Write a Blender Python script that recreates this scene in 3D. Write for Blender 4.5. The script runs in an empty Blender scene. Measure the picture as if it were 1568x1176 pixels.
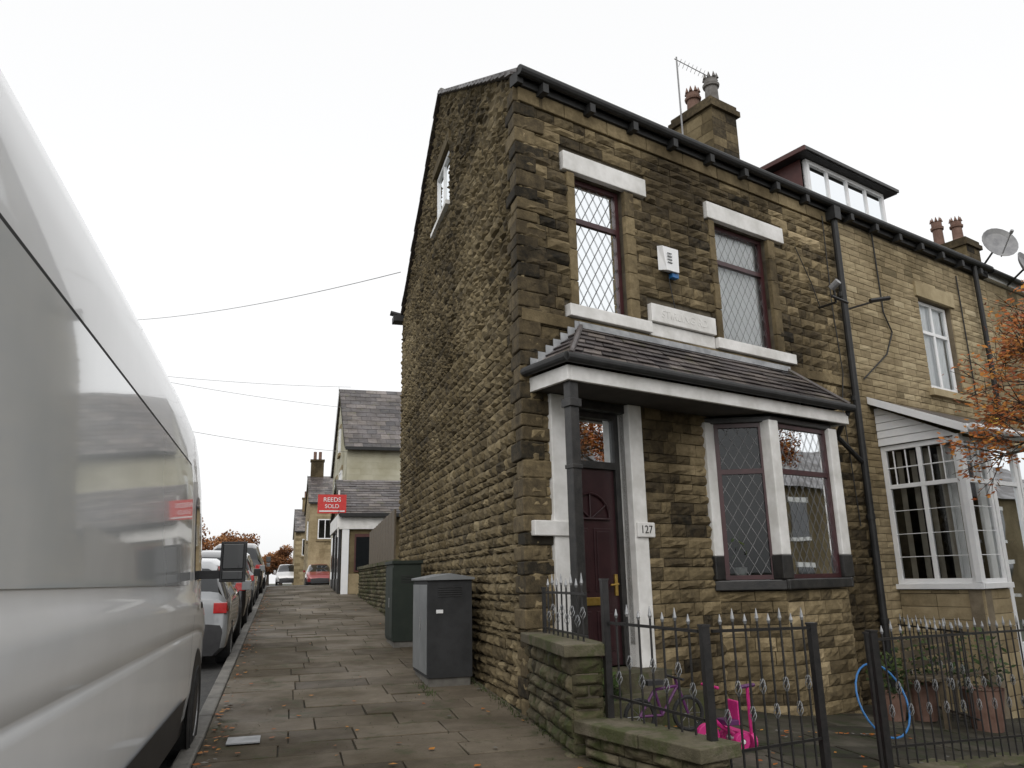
import bpy, math, random, bmesh
from mathutils import Vector, Matrix
rnd=random.Random(7)
U=rnd.uniform
# ------------------------------------------------------------------ materials
MATS={}
def base(name):
    m=bpy.data.materials.new(name); m.use_nodes=True
    nt=m.node_tree; MATS[name]=m
    return m,nt,nt.nodes['Principled BSDF']
def N(nt,t,**k):
    n=nt.nodes.new(t)
    for a,b in k.items():
        if a in n.inputs: n.inputs[a].default_value=b
        else: setattr(n,a,b)
    return n
def pm(name,c1,c2=None,scale=8,rough=.6,bump=0,bscale=40,metal=0,coat=0,r2=None):
    m,nt,b=base(name); c2=c2 or c1
    tc=N(nt,'ShaderNodeTexCoord')
    n=N(nt,'ShaderNodeTexNoise',Scale=scale,Detail=3,Roughness=.65)
    nt.links.new(tc.outputs['Object'],n.inputs['Vector'])
    r=N(nt,'ShaderNodeValToRGB'); r.color_ramp.elements[0].position=.35; r.color_ramp.elements[1].position=.65
    r.color_ramp.elements[0].color=(*c1,1); r.color_ramp.elements[1].color=(*c2,1)
    nt.links.new(n.outputs['Fac'],r.inputs['Fac']); nt.links.new(r.outputs['Color'],b.inputs['Base Color'])
    b.inputs['Roughness'].default_value=rough; b.inputs['Metallic'].default_value=metal
    b.inputs['Coat Weight'].default_value=coat
    if r2 is not None:
        mr=N(nt,'ShaderNodeMapRange'); mr.inputs['To Min'].default_value=rough; mr.inputs['To Max'].default_value=r2
        nt.links.new(n.outputs['Fac'],mr.inputs['Value']); nt.links.new(mr.outputs['Result'],b.inputs['Roughness'])
    if bump:
        n2=N(nt,'ShaderNodeTexNoise',Scale=bscale,Detail=2); nt.links.new(tc.outputs['Object'],n2.inputs['Vector'])
        bp=N(nt,'ShaderNodeBump',Strength=bump,Distance=.01)
        nt.links.new(n2.outputs['Fac'],bp.inputs['Height']); nt.links.new(bp.outputs['Normal'],b.inputs['Normal'])
    return m
def attrmat(name,ramp,big=.9,bigc=(.35,.33,.3),rough=.9,bump=.6,bscale=45,moss=0,mossc=(.05,.06,.02),small=11,spec=.25,r2=None,streak=0):
    m,nt,b=base(name)
    at=N(nt,'ShaderNodeAttribute',attribute_name='val')
    tc=N(nt,'ShaderNodeTexCoord')
    n1=N(nt,'ShaderNodeTexNoise',Scale=small,Detail=5,Roughness=.7); nt.links.new(tc.outputs['Object'],n1.inputs['Vector'])
    ma=N(nt,'ShaderNodeMath',operation='MULTIPLY_ADD'); ma.inputs[1].default_value=.9; ma.inputs[2].default_value=-.45
    nt.links.new(n1.outputs['Fac'],ma.inputs[0])
    ad=N(nt,'ShaderNodeMath',operation='ADD',use_clamp=True)
    nt.links.new(at.outputs['Fac'],ad.inputs[0]); nt.links.new(ma.outputs[0],ad.inputs[1])
    r=N(nt,'ShaderNodeValToRGB'); e=r.color_ramp.elements
    while len(e)<len(ramp): e.new(.5)
    for i,(p,c) in enumerate(ramp): e[i].position=p; e[i].color=(*c,1)
    nt.links.new(ad.outputs[0],r.inputs['Fac'])
    n2=N(nt,'ShaderNodeTexNoise',Scale=big,Detail=3,Roughness=.6)
    if streak:
        mp=N(nt,'ShaderNodeMapping'); mp.inputs['Scale'].default_value=(1,1,streak); nt.links.new(tc.outputs['Object'],mp.inputs['Vector']); nt.links.new(mp.outputs[0],n2.inputs['Vector'])
    else: nt.links.new(tc.outputs['Object'],n2.inputs['Vector'])
    mr=N(nt,'ShaderNodeMapRange'); mr.inputs['From Min'].default_value=.38; mr.inputs['From Max'].default_value=.62
    nt.links.new(n2.outputs['Fac'],mr.inputs['Value'])
    mx=N(nt,'ShaderNodeMix',data_type='RGBA',blend_type='MULTIPLY'); mx.inputs[7].default_value=(*bigc,1)
    nt.links.new(mr.outputs['Result'],mx.inputs[0]); nt.links.new(r.outputs['Color'],mx.inputs[6])
    last=mx.outputs[2]
    if moss:
        n3=N(nt,'ShaderNodeTexNoise',Scale=3.5,Detail=4,Roughness=.75); nt.links.new(tc.outputs['Object'],n3.inputs['Vector'])
        m3=N(nt,'ShaderNodeMapRange'); m3.inputs['From Min'].default_value=.62-moss*.25; m3.inputs['From Max'].default_value=.72-moss*.2
        m3.inputs['To Max'].default_value=.8
        nt.links.new(n3.outputs['Fac'],m3.inputs['Value'])
        m4=N(nt,'ShaderNodeMix',data_type='RGBA'); m4.inputs[7].default_value=(*mossc,1)
        nt.links.new(m3.outputs['Result'],m4.inputs[0]); nt.links.new(last,m4.inputs[6]); last=m4.outputs[2]
    nt.links.new(last,b.inputs['Base Color'])
    b.inputs['Roughness'].default_value=rough; b.inputs['Specular IOR Level'].default_value=spec
    if r2 is not None:
        m5=N(nt,'ShaderNodeMapRange'); m5.inputs['From Min'].default_value=.35; m5.inputs['From Max'].default_value=.65
        m5.inputs['To Min'].default_value=r2; m5.inputs['To Max'].default_value=rough
        nt.links.new(n2.outputs['Fac'],m5.inputs['Value']); nt.links.new(m5.outputs['Result'],b.inputs['Roughness'])
    n4=N(nt,'ShaderNodeTexNoise',Scale=bscale,Detail=2,Roughness=.7); nt.links.new(tc.outputs['Object'],n4.inputs['Vector'])
    bp=N(nt,'ShaderNodeBump',Strength=bump,Distance=.012)
    nt.links.new(n4.outputs['Fac'],bp.inputs['Height']); nt.links.new(bp.outputs['Normal'],b.inputs['Normal'])
    return m
attrmat('rock_stone',[(0,(.026,.022,.015)),(.26,(.095,.073,.042)),(.62,(.225,.175,.097)),(1,(.41,.325,.195))],big=.75,bigc=(.38,.365,.34),streak=.55,bump=.45)
attrmat('gable_stone',[(0,(.055,.043,.025)),(.35,(.135,.105,.058)),(.7,(.21,.166,.094)),(1,(.30,.243,.145))],big=.6,bigc=(.54,.52,.47),small=9,streak=.6,bump=.45)
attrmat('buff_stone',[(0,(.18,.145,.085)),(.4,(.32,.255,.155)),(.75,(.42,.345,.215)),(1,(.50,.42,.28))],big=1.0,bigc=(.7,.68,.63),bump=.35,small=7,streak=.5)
attrmat('mossy_stone',[(0,(.03,.027,.02)),(.4,(.09,.078,.05)),(.8,(.17,.145,.095)),(1,(.26,.22,.15))],big=1.6,bigc=(.5,.5,.42),moss=.55)
attrmat('coping_stone',[(0,(.05,.045,.035)),(.5,(.12,.105,.075)),(1,(.2,.175,.125))],big=1.6,bigc=(.5,.52,.4),moss=.6,mossc=(.06,.07,.025))
attrmat('flag_stone',[(0,(.07,.056,.040)),(.4,(.12,.098,.071)),(.75,(.165,.137,.101)),(1,(.22,.186,.14))],big=.9,bigc=(.62,.61,.56),rough=.88,bump=.4,bscale=30,moss=.26,mossc=(.06,.062,.032),small=6,spec=.22,r2=.58)
attrmat('garden_stone',[(0,(.03,.028,.022)),(.5,(.065,.058,.045)),(1,(.11,.1,.08))],big=1.2,bigc=(.5,.5,.45),rough=.9,bump=.35,bscale=30,moss=.5,mossc=(.03,.036,.017),small=6,spec=.2)
attrmat('slate',[(0,(.038,.033,.035)),(.5,(.09,.076,.076)),(1,(.20,.172,.16))],big=1.2,bigc=(.7,.68,.62),rough=.55,bump=.25,small=8,moss=.2,mossc=(.09,.085,.045),spec=.5,r2=.3)
attrmat('cream_stone',[(0,(.40,.38,.29)),(1,(.60,.58,.47))],big=.6,bigc=(.7,.68,.6),bump=.3,small=3)
attrmat('leaf',[(0,(.25,.06,.012)),(.5,(.42,.13,.02)),(1,(.5,.24,.04))],big=2,bigc=(.7,.6,.5),bump=0.05,rough=.6)
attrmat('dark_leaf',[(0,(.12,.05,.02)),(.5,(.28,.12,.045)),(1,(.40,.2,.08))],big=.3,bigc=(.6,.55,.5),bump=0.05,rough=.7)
attrmat('green_leaf',[(0,(.02,.035,.01)),(.5,(.045,.075,.02)),(1,(.09,.12,.035))],big=2,bigc=(.6,.6,.5),bump=0.05,rough=.6)
pm('mortar',(.07,.058,.04),(.13,.11,.078),5,.95,.5,50)
pm('mortar_buff',(.15,.12,.08),(.22,.18,.125),5,.95,.4,50)
pm('soil',(.025,.022,.016),(.05,.045,.03),3,.95,.5,30)
pm('asphalt',(.04,.04,.04),(.065,.063,.06),6,.85,.4,180)
pm('ground_mat',(.045,.05,.03),(.08,.08,.05),.5,.95)
pm('kerb_mat',(.1,.095,.085),(.19,.18,.16),4,.7,.4,40)
pm('white_paint',(.6,.59,.56),(.8,.79,.77),3,.5,.25,25)
pm('upvc',(.76,.77,.78),(.82,.82,.82),5,.3)
pm('maroon',(.04,.013,.015),(.06,.019,.021),6,.35)
pm('door_maroon',(.022,.008,.01),(.032,.012,.014),6,.3)
pm('black_paint',(.012,.012,.012),(.03,.028,.026),9,.4,.2,60)
pm('black_iron',(.012,.012,.012),(.022,.02,.02),20,.38,.15,120)
pm('silver',(.22,.23,.24),(.36,.36,.36),30,.4,0,40,.5)
pm('brass',(.5,.32,.08),(.6,.42,.12),20,.3,0,40,.9)
pm('lead',(.24,.25,.26),(.4,.41,.42),6,.55,.3,20)
pm('came',(.10,.10,.10),(.18,.18,.18),6,.5)
pm('curtain',(.8,.81,.81),(.86,.87,.87),4,.9)
pm('blind',(.3,.27,.22),(.4,.37,.3),4,.9)
pm('interior',(.05,.045,.04),(.08,.07,.06),2,.9)
pm('red_trim',(.06,.018,.015),(.08,.024,.02),5,.5)
pm('terracotta',(.13,.07,.05),(.2,.12,.09),6,.8)
pm('grey_pot',(.12,.11,.1),(.2,.19,.18),6,.8)
pm('tar_black',(.01,.01,.01),(.02,.02,.02),10,.6)
pm('cab_grey',(.15,.16,.165),(.2,.21,.215),3,.5,.1,60)
pm('cab_dark',(.018,.019,.02),(.032,.033,.035),4,.8,.1,60)
pm('cab_green',(.010,.017,.012),(.018,.026,.018),4,.75)
pm('rubber',(.012,.012,.012),(.02,.02,.02),12,.8)
pm('tyre',(.015,.015,.015),(.03,.03,.03),12,.85)
pm('rim',(.3,.3,.31),(.4,.4,.4),12,.4,0,40,.5)
pm('van_white',(.84,.85,.86),(.79,.80,.81),1.5,.25,0,40,0,.5)
pm('van_panel',(.72,.74,.75),(.65,.675,.685),1.2,.10,0,40,0,.8)
pm('black_plastic',(.02,.02,.022),(.03,.03,.032),10,.5)
pm('pink',(.5,.02,.18),(.6,.04,.22),10,.4)
pm('purple',(.08,.02,.09),(.12,.03,.12),10,.4)
pm('blue_plastic',(.02,.13,.35),(.03,.16,.4),10,.4)
pm('red_sign',(.55,.03,.03),(.6,.05,.04),10,.5)
pm('yellow_box',(.6,.38,.02),(.65,.42,.03),10,.5)
pm('tail_red',(.35,.008,.008),(.45,.015,.015),10,.15,0,40,0,.8)
pm('bark',(.03,.024,.018),(.07,.055,.04),10,.9,.6,30)
pm('wood',(.07,.055,.035),(.12,.09,.055),12,.7,.3,40)
pm('cable',(.02,.02,.02),None,5,.6)
pm('dish_grey',(.2,.2,.21),(.3,.3,.3),6,.5)
def carpaint(n,c): pm(n,c,tuple(min(1,v*1.15) for v in c),3,.3,0,40,.2,1)
carpaint('paint_black',(.012,.012,.014)); carpaint('paint_grey',(.12,.125,.13)); carpaint('paint_blue',(.02,.03,.06)); carpaint('paint_red',(.2,.015,.015)); carpaint('paint_silver',(.25,.26,.27)); carpaint('paint_white',(.6,.6,.6))
m,nt,b=base('car_glass'); b.inputs['Base Color'].default_value=(.01,.012,.014,1); b.inputs['Roughness'].default_value=.04; b.inputs['Coat Weight'].default_value=.3
def glass(name,fac,tint):
    m,nt,b=base(name); nt.nodes.remove(b); o=nt.nodes['Material Output']
    t=N(nt,'ShaderNodeBsdfTransparent'); t.inputs[0].default_value=(*tint,1)
    g=N(nt,'ShaderNodeBsdfGlossy'); g.inputs['Roughness'].default_value=.015; g.inputs[0].default_value=(.9,.93,.95,1)
    tc=N(nt,'ShaderNodeTexCoord'); n=N(nt,'ShaderNodeTexNoise',Scale=1.2,Detail=1); bp=N(nt,'ShaderNodeBump',Strength=.06,Distance=.05)
    nt.links.new(tc.outputs['Object'],n.inputs['Vector']); nt.links.new(n.outputs['Fac'],bp.inputs['Height']); nt.links.new(bp.outputs['Normal'],g.inputs['Normal'])
    fr=N(nt,'ShaderNodeFresnel',IOR=1.5); mp=N(nt,'ShaderNodeMath',operation='ADD',use_clamp=True); mp.inputs[1].default_value=fac
    nt.links.new(fr.outputs[0],mp.inputs[0])
    mx=N(nt,'ShaderNodeMixShader'); nt.links.new(mp.outputs[0],mx.inputs[0]); nt.links.new(t.outputs[0],mx.inputs[1]); nt.links.new(g.outputs[0],mx.inputs[2]); nt.links.new(mx.outputs[0],o.inputs[0])
glass('glass',.03,(.97,.98,.98))
glass('dark_glass',.0,(.35,.37,.37))
# ------------------------------------------------------------------ mesh builder
WLD=lambda x,y,z:(x,y,z)
class MB:
    def __init__(s): s.v=[];s.f=[];s.m=[];s.a=[]
    def add(s,vs,fs,m,a=.5):
        o=len(s.v); s.v+=[tuple(v) for v in vs]
        for f in fs: s.f.append(tuple(i+o for i in f)); s.m.append(m); s.a.append(a)
    def box(s,x0,x1,y0,y1,z0,z1,m,P=WLD,a=None):
        a=U(.3,.7) if a is None else a
        vs=[P(x,y,z) for z in(z0,z1) for y in(y0,y1) for x in(x0,x1)]
        s.add(vs,[(0,2,3,1),(4,5,7,6),(0,1,5,4),(2,6,7,3),(0,4,6,2),(1,3,7,5)],m,a)
    def prism(s,pts,z0,z1,m,a=.5):
        n=len(pts); s.add([(p[0],p[1],z0) for p in pts]+[(p[0],p[1],z1) for p in pts],[tuple(range(n)),tuple(range(n,2*n))]+[(i,(i+1)%n,n+(i+1)%n,n+i) for i in range(n)],m,a)
    def quad(s,p,m,a=.5): s.add(p,[tuple(range(len(p)))],m,a)
    def tube(s,p0,p1,r,m,n=8,r1=None,a=.5):
        r1=r if r1 is None else r1
        p0=Vector(p0);p1=Vector(p1); d=(p1-p0)
        if d.length<1e-6:return
        d.normalize(); x=d.orthogonal().normalized(); y=d.cross(x)
        vs=[p0+(x*math.cos(2*math.pi*i/n)+y*math.sin(2*math.pi*i/n))*r for i in range(n)]+[p1+(x*math.cos(2*math.pi*i/n)+y*math.sin(2*math.pi*i/n))*r1 for i in range(n)]
        s.add(vs,[(i,(i+1)%n,n+(i+1)%n,n+i) for i in range(n)]+[tuple(range(n)),tuple(range(n,2*n))],m,a)
    def path(s,pts,r,m,n=6):
        for a,b in zip(pts,pts[1:]): s.tube(a,b,r,m,n)
    def lathe(s,c,prof,m,n=16,axis=(0,0,1),a=.5):
        c=Vector(c); d=Vector(axis).normalized(); x=d.orthogonal().normalized(); y=d.cross(x)
        vs=[];fs=[]
        for r,h in prof: vs+=[c+d*h+(x*math.cos(2*math.pi*i/n)+y*math.sin(2*math.pi*i/n))*r for i in range(n)]
        for k in range(len(prof)-1):
            for i in range(n): fs.append((k*n+i,k*n+(i+1)%n,(k+1)*n+(i+1)%n,(k+1)*n+i))
        s.add(vs,fs,m,a)
    def obj(s,name,parent=None,bevel=0,smooth=False,solid=0):
        me=bpy.data.meshes.new(name); me.from_pydata(s.v,[],s.f)
        names=[]; 
        for k in s.m:
            if k not in names: names.append(k)
        for k in names: me.materials.append(MATS[k])
        ix={k:i for i,k in enumerate(names)}
        me.polygons.foreach_set('material_index',[ix[k] for k in s.m])
        at=me.attributes.new('val','FLOAT','FACE'); at.data.foreach_set('value',s.a)
        if smooth: me.polygons.foreach_set('use_smooth',[True]*len(me.polygons))
        me.update(); me.validate()
        bm=bmesh.new(); bm.from_mesh(me); bmesh.ops.recalc_face_normals(bm,faces=bm.faces); bm.to_mesh(me); bm.free()
        o=bpy.data.objects.new(name,me); bpy.context.scene.collection.objects.link(o)
        if bevel:
            b=o.modifiers.new('b','BEVEL'); b.width=bevel; b.segments=2; b.limit_method='ANGLE'
        if parent: 
            o.parent=parent; o.matrix_parent_inverse=Matrix.Translation(parent.location).inverted()
        return o
def empty(name,loc):
    e=bpy.data.objects.new(name,None); e.location=loc; e.empty_display_size=.3
    bpy.context.scene.collection.objects.link(e); return e
def text(body,name,size,mat,origin,xd,zd,parent,ext=.004,align='CENTER'):
    c=bpy.data.curves.new(name,'FONT'); c.body=body; c.size=size; c.extrude=ext; c.align_x=align; c.align_y='CENTER'
    o=bpy.data.objects.new(name,c); bpy.context.scene.collection.objects.link(o); c.materials.append(MATS[mat])
    x=Vector(xd).normalized(); y=Vector(zd).normalized(); z=x.cross(y)
    M=Matrix((x,y,z)).transposed().to_4x4(); M.translation=Vector(origin); 
    o.parent=parent; o.matrix_parent_inverse=Matrix.Translation(parent.location).inverted()
    o.matrix_basis=M
    return o
# ------------------------------------------------------------------ frames & terrain
CX,CY=2.28,7.4; fx,fy=.9462,.3236; nx,ny=.3236,-.9462
def FAC(t,o,z): return (CX+fx*t+nx*o, CY+fy*t+ny*o, z)
def GAB(u,d,z): return (CX-d,u,z)
def gz(x,y):
    if y<7.4: b=.2+.0205*max(y,-12)
    elif y<31: b=.352+.0473*(y-7.4)
    else: b=1.468
    k=1 if y<14 else max(0,1-(y-14)/10)
    return b-.1*min(max(x-2.4,0),11)*k
def seg(p0,p1):
    dt,do=p1[0]-p0[0],p1[1]-p0[1]; L=math.hypot(dt,do); dt/=L;do/=L
    return (lambda u,d,z: FAC(p0[0]+dt*u-do*d, p0[1]+do*u+dt*d, z)), L
def line(p0,p1):
    dx,dy=p1[0]-p0[0],p1[1]-p0[1]; L=math.hypot(dx,dy); dx/=L;dy/=L
    return (lambda u,d,z:(p0[0]+dx*u+dy*d,p0[1]+dy*u-dx*d,z)),L   # d>0 = right of travel
def stones(mb,P,z0,z1,uint,ops=(),hr=(.1,.16),lr=(.18,.42),dep=.035,mat='rock_stone',j=.008,nu=4,nv=3,val=None,back=-.03,edge=.0,jit=.0):
    z=z0
    while z<z1-.03:
        h=min(U(*hr),z1-z)
        if z1-(z+h)<.05: h=z1-z
        iv=[uint(z+h/2)]
        for (a,b,c,d) in ops:
            ov=min(z+h,d)-max(z,c)
            if ov>h*.25:
                nw=[]
                for (p,q) in iv:
                    if b<=p or a>=q: nw.append((p,q))
                    else:
                        if a>p: nw.append((p,a))
                        if b<q: nw.append((b,q))
                iv=nw
        for (p,q) in iv:
            u=p
            while u<q-.02:
                l=U(*lr)
                if q-(u+l)<lr[0]*.7: l=q-u
                v=val(u,z) if val else .5
                v=min(1,max(0,v+rnd.gauss(0,.17)))
                bd=U(0,dep*.6); vs=[];fs=[]
                jj=j*U(.6,1.3); t0,t1,t2,t3=[U(-jit,jit) for _ in range(4)]
                for jz in range(nv+1):
                    for ju in range(nu+1):
                        fu=ju/nu; fz=jz/nv; ed=(ju in(0,nu))or(jz in(0,nv))
                        uu=u+jj/2+(l-jj)*fu; zz=z+jj/2+(h-jj)*fz+(t0*(1-fz)+t1*fz)*(1-fu)+(t2*(1-fz)+t3*fz)*fu
                        if ed: d=edge+bd*.35
                        else:
                            d=edge+bd+U(0,dep); uu+=U(-.18,.18)*l/nu; zz+=U(-.18,.18)*h/nv
                        vs.append(P(uu,d,zz))
                for jz in range(nv):
                    for ju in range(nu):
                        k=jz*(nu+1)+ju; fs.append((k,k+1,k+nu+2,k+nu+1))
                w=nu+1; ring=[i for i in range(w)]+[w*k+nu for k in range(1,nv+1)]+[w*nv+i for i in range(nu-1,-1,-1)]+[w*k for k in range(nv-1,0,-1)]
                o=len(vs)
                for r_ in ring:
                    ju=r_%w; jz=r_//w
                    vs.append(P(u+jj/2+(l-jj)*ju/nu,back,z+jj/2+(h-jj)*jz/nv))
                n=len(ring)
                for i in range(n): fs.append((ring[i],o+i,o+(i+1)%n,ring[(i+1)%n]))
                mb.add(vs,fs,mat,v)
                u+=l
        z+=h
def panels(mb,P,ue,ze,ops,d0,d1,mat):
    us=sorted(set(ue+[o[0] for o in ops]+[o[1] for o in ops])); zs=sorted(set(ze+[o[2] for o in ops]+[o[3] for o in ops]))
    us=[u for u in us if ue[0]<=u<=ue[-1]]; zs=[z for z in zs if ze[0]<=z<=ze[-1]]
    for a,b in zip(us,us[1:]):
        for c,d in zip(zs,zs[1:]):
            mu,mz=(a+b)/2,(c+d)/2
            if any(o[0]<mu<o[1] and o[2]<mz<o[3] for o in ops): continue
            mb.box(a,b,d0,d1,c,d,mat,P)
def lattice(mb,P,u0,u1,z0,z1,d,sp=.13,m='came',w=.004,k=1.7):
    H=z1-z0; Wd=u1-u0
    for s in(1,-1):
        c=-H/k-sp
        while c<Wd+H/k+sp:
            f=lambda z:c+s*z/k
            if s>0: lo=max(0,(0-c)*k); hi=min(H,(Wd-c)*k)
            else: lo=max(0,(c-Wd)*k); hi=min(H,c*k)
            if hi-lo>.01:
                a,b=f(lo),f(hi)
                mb.quad([P(u0+a-w,d,z0+lo),P(u0+a+w,d,z0+lo),P(u0+b+w,d,z0+hi),P(u0+b-w,d,z0+hi)],m)
            c+=sp
def drape(mb,P,u0,u1,z0,z1,dd0,m='curtain',amp=.018,n=40):
    vs=[];fs=[]
    for i in range(n+1):
        u=u0+(u1-u0)*i/n; dd=dd0+amp*math.sin(i*1.25)+amp*.4*math.sin(i*.5)
        vs+= [P(u,dd,z0),P(u,dd,z1)]
    for i in range(n): fs.append((2*i,2*i+2,2*i+3,2*i+1))
    mb.add(vs,fs,m)
def window(mb,mg,P,u0,u1,z0,z1,dep,fm='maroon',tr=None,mull=(),fw=.055,glassm='glass',curt=True,lat=True,latm='came'):
    f0,f1=dep-.035,dep+.03
    mb.box(u0,u0+fw,f0,f1,z0,z1,fm,P); mb.box(u1-fw,u1,f0,f1,z0,z1,fm,P)
    mb.box(u0+fw,u1-fw,f0,f1,z0,z0+fw,fm,P); mb.box(u0+fw,u1-fw,f0,f1,z1-fw,z1,fm,P)
    if tr: mb.box(u0+fw,u1-fw,f0,f1-.003,tr-.03,tr+.03,fm,P)
    for mu in mull: mb.box(mu-.03,mu+.03,f0+.002,f1-.006,z0+fw,z1-fw,fm,P)
    mg.quad([P(u0+fw,dep,z0+fw),P(u1-fw,dep,z0+fw),P(u1-fw,dep,z1-fw),P(u0+fw,dep,z1-fw)],glassm)
    if lat:
        ps=[(z0+fw,(tr-.03) if tr else z1-fw)]+([(tr+.03,z1-fw)] if tr else [])
        for a,b in ps: lattice(mb,P,u0+fw,u1-fw,a,b,dep+.006,m=latm)
    if curt: drape(mb,P,u0+.01,u1-.01,z0+.01,z1-.01,dep-.06,amp=.012)
def slates(mb,Pq,rows,L0,mat='slate',h0=.022,h1=.004,wd=.26):
    for r in range(rows):
        f0=r/rows; f1=min(1,(r+1.25)/rows); n=max(1,int(L0*(1-.25*f0)/wd)); off=.5*(r%2)/n
        k=-off
        while k<1-1e-6:
            a=max(0,k); b=min(1,k+1/n)
            if b-a>.002:
                g=.005/L0; e=U(-.005,.006); th=.010; sk=U(-.10,.10)/rows
                ps=[Pq(f0+max(0,sk),a+g,h0+e),Pq(f0+max(0,-sk*.5),b-g,h0+e),Pq(f1,b-g,h1),Pq(f1,a+g,h1)]
                qs=[Pq(f0+max(0,sk),a+g,h0+e-th),Pq(f0+max(0,-sk*.5),b-g,h0+e-th),Pq(f1,b-g,h1-th),Pq(f1,a+g,h1-th)]
                mb.add(ps+qs,[(0,1,2,3),(0,4,5,1),(1,5,6,2),(3,2,6,7),(0,3,7,4)],mat,min(1,max(0,rnd.gauss(.5,.26))))
            k+=1/n
# ================================================================== END TERRACE HOUSE
H1=empty('stone_end_terrace_house',(CX,CY,.35))
ops1=[(.77,1.55,4.51,6.15),(3.17,4.28,4.51,6.18),(.50,1.38,.55,3.45),(2.73,5.01,.9,3.42)]
mb=MB()
panels(mb,FAC,[.145,5.98],[-1.0,7.1],ops1,-.35,-.03,'mortar')
mb.prism([(2.315,7.445),(2.45,7.49),(2.45,7.6),(2.315,7.6)],-.5,7.1,'mortar')
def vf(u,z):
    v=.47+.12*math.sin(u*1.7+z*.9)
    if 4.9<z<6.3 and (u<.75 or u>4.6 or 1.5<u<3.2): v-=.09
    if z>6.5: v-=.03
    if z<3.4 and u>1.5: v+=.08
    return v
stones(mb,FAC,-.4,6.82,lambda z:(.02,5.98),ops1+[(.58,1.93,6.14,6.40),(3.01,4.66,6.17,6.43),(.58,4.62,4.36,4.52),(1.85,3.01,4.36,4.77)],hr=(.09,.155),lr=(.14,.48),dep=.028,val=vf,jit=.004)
mb.obj('front_wall',H1)
mb=MB()
mb.box(-.02,5.98,-.02,.03,4.22,4.355,'rock_stone',FAC,.62)
for i in range(9): mb.box(i*.665,i*.665+.655,-.01,.035,6.825,7.0,'rock_stone',FAC,U(.45,.75))
mb.box(.6,1.91,-.03,.05,6.15,6.385,'white_paint',FAC); mb.box(3.03,4.64,-.03,.05,6.18,6.415,'white_paint',FAC)
mb.box(.6,1.845,-.15,.075,4.37,4.51,'white_paint',FAC); mb.box(3.01,4.6,-.15,.075,4.37,4.51,'white_paint',FAC)
mb.box(1.86,2.995,-.02,.06,4.53,4.755,'white_paint',FAC); mb.box(1.86,2.995,-.02,.02,4.36,4.52,'white_paint',FAC)
for a,b,c,d in [(1.55,1.70,4.52,6.145),(4.28,4.43,4.52,6.17),(.66,.77,4.52,6.145),(3.06,3.17,4.52,6.17)]:
    z=c
    while z<d-.05:
        h=min(U(.22,.42),d-z); mb.box(a,b,-.3,.028+U(0,.012),z+.004,z+h-.004,'rock_stone',FAC,U(.3,.7)); z+=h
mb.obj('lintels_and_sills',H1,bevel=.008)
text('STIRLING RD','name_plate_letters',.14,'white_paint',FAC(2.43,.0605,4.64),(fx,fy,0),(0,0,1),H1,.003)
mb=MB();mg=MB()
window(mb,mg,FAC,.78,1.54,4.52,6.14,-.11,tr=5.62); window(mb,mg,FAC,3.18,4.27,4.52,6.17,-.11,tr=5.65)
mb.obj('upstairs_window_frames',H1); mg.obj('upstairs_window_glass',H1)
RID_Y,RID_Z=11.85,9.85
def gint(z): 
    if z<7.12: return (7.39,16.4)
    k=(z-7.12)*(RID_Y-7.4)/(RID_Z-7.12); k2=(z-7.12)*(16.4-RID_Y)/(RID_Z-7.12); return (7.385+k,16.4-k2)
gop=[(11.2,12.45,7.45,8.55)]
mb=MB()
panels(mb,GAB,[7.55,11.2,12.45,16.4],[-.6,7.1],[],-.35,-.03,'mortar')
def zt(y): return 7.12+(y-7.4)*(RID_Z-7.12)/(RID_Y-7.4) if y<RID_Y else 7.12+(16.4-y)*(RID_Z-7.12)/(16.4-RID_Y)
def col(y0,y1,zl,zh0,zh1):
    vs=[GAB(y,d,z) for d in(-.35,-.03) for (y,z) in((y0,zl),(y1,zl),(y1,zh1),(y0,zh0))]
    mb.add(vs,[(0,1,2,3),(4,5,6,7),(0,4,5,1),(2,6,7,3),(1,5,6,2),(0,3,7,4)],'mortar')
col(7.55,11.2,7.1,zt(7.55),zt(11.2)); col(12.45,16.4,7.1,zt(12.45),7.12)
col(11.2,12.45,7.1,7.45,7.45); col(11.2,RID_Y,8.55,zt(11.2),RID_Z); col(RID_Y,12.45,8.55,RID_Z,zt(12.45))
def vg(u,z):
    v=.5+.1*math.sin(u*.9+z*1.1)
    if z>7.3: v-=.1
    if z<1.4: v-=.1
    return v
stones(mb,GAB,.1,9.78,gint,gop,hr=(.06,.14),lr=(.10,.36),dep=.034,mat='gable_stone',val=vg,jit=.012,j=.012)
mb.obj('gable_wall',H1)
mb=MB(); z=-.2;k=0
while z<7.0:
    h=min(U(.12,.2),7.02-z); L=(.34 if k%2 else .22)
    jx,jy=U(-.012,.012),U(-.012,.012)
    p=[(CX-.045+jx,CY-.03+jy,0),FAC(L,.035+jy,0),FAC(L,-.04,0),(CX+.03,CY+(.52-L),0),(CX-.05+jx,CY+(.55-L),0)]
    vs=[(a,b,z+.004) for a,b,_ in p]+[(a,b,z+h-.004) for a,b,_ in p]
    mb.add(vs,[(0,1,2,3,4),(5,6,7,8,9)]+[(i,(i+1)%5,5+(i+1)%5,5+i) for i in range(5)],'rock_stone',min(1,max(0,rnd.gauss(.27,.15)))); z+=h;k+=1
mb.obj('quoins',H1,bevel=.014)
mb=MB();mg=MB(); window(mb,mg,GAB,11.24,12.41,7.5,8.5,-.05,fm='upvc',mull=(11.82,),lat=False,curt=False,glassm='glass')
drape(mb,GAB,11.3,12.35,7.5,8.5,-.12)
mb.box(11.15,12.5,-.2,.08,7.42,7.49,'white_paint',GAB)
mb.box(11.1,12.55,-.03,.04,8.55,8.72,'gable_stone',GAB,.5)
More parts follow.
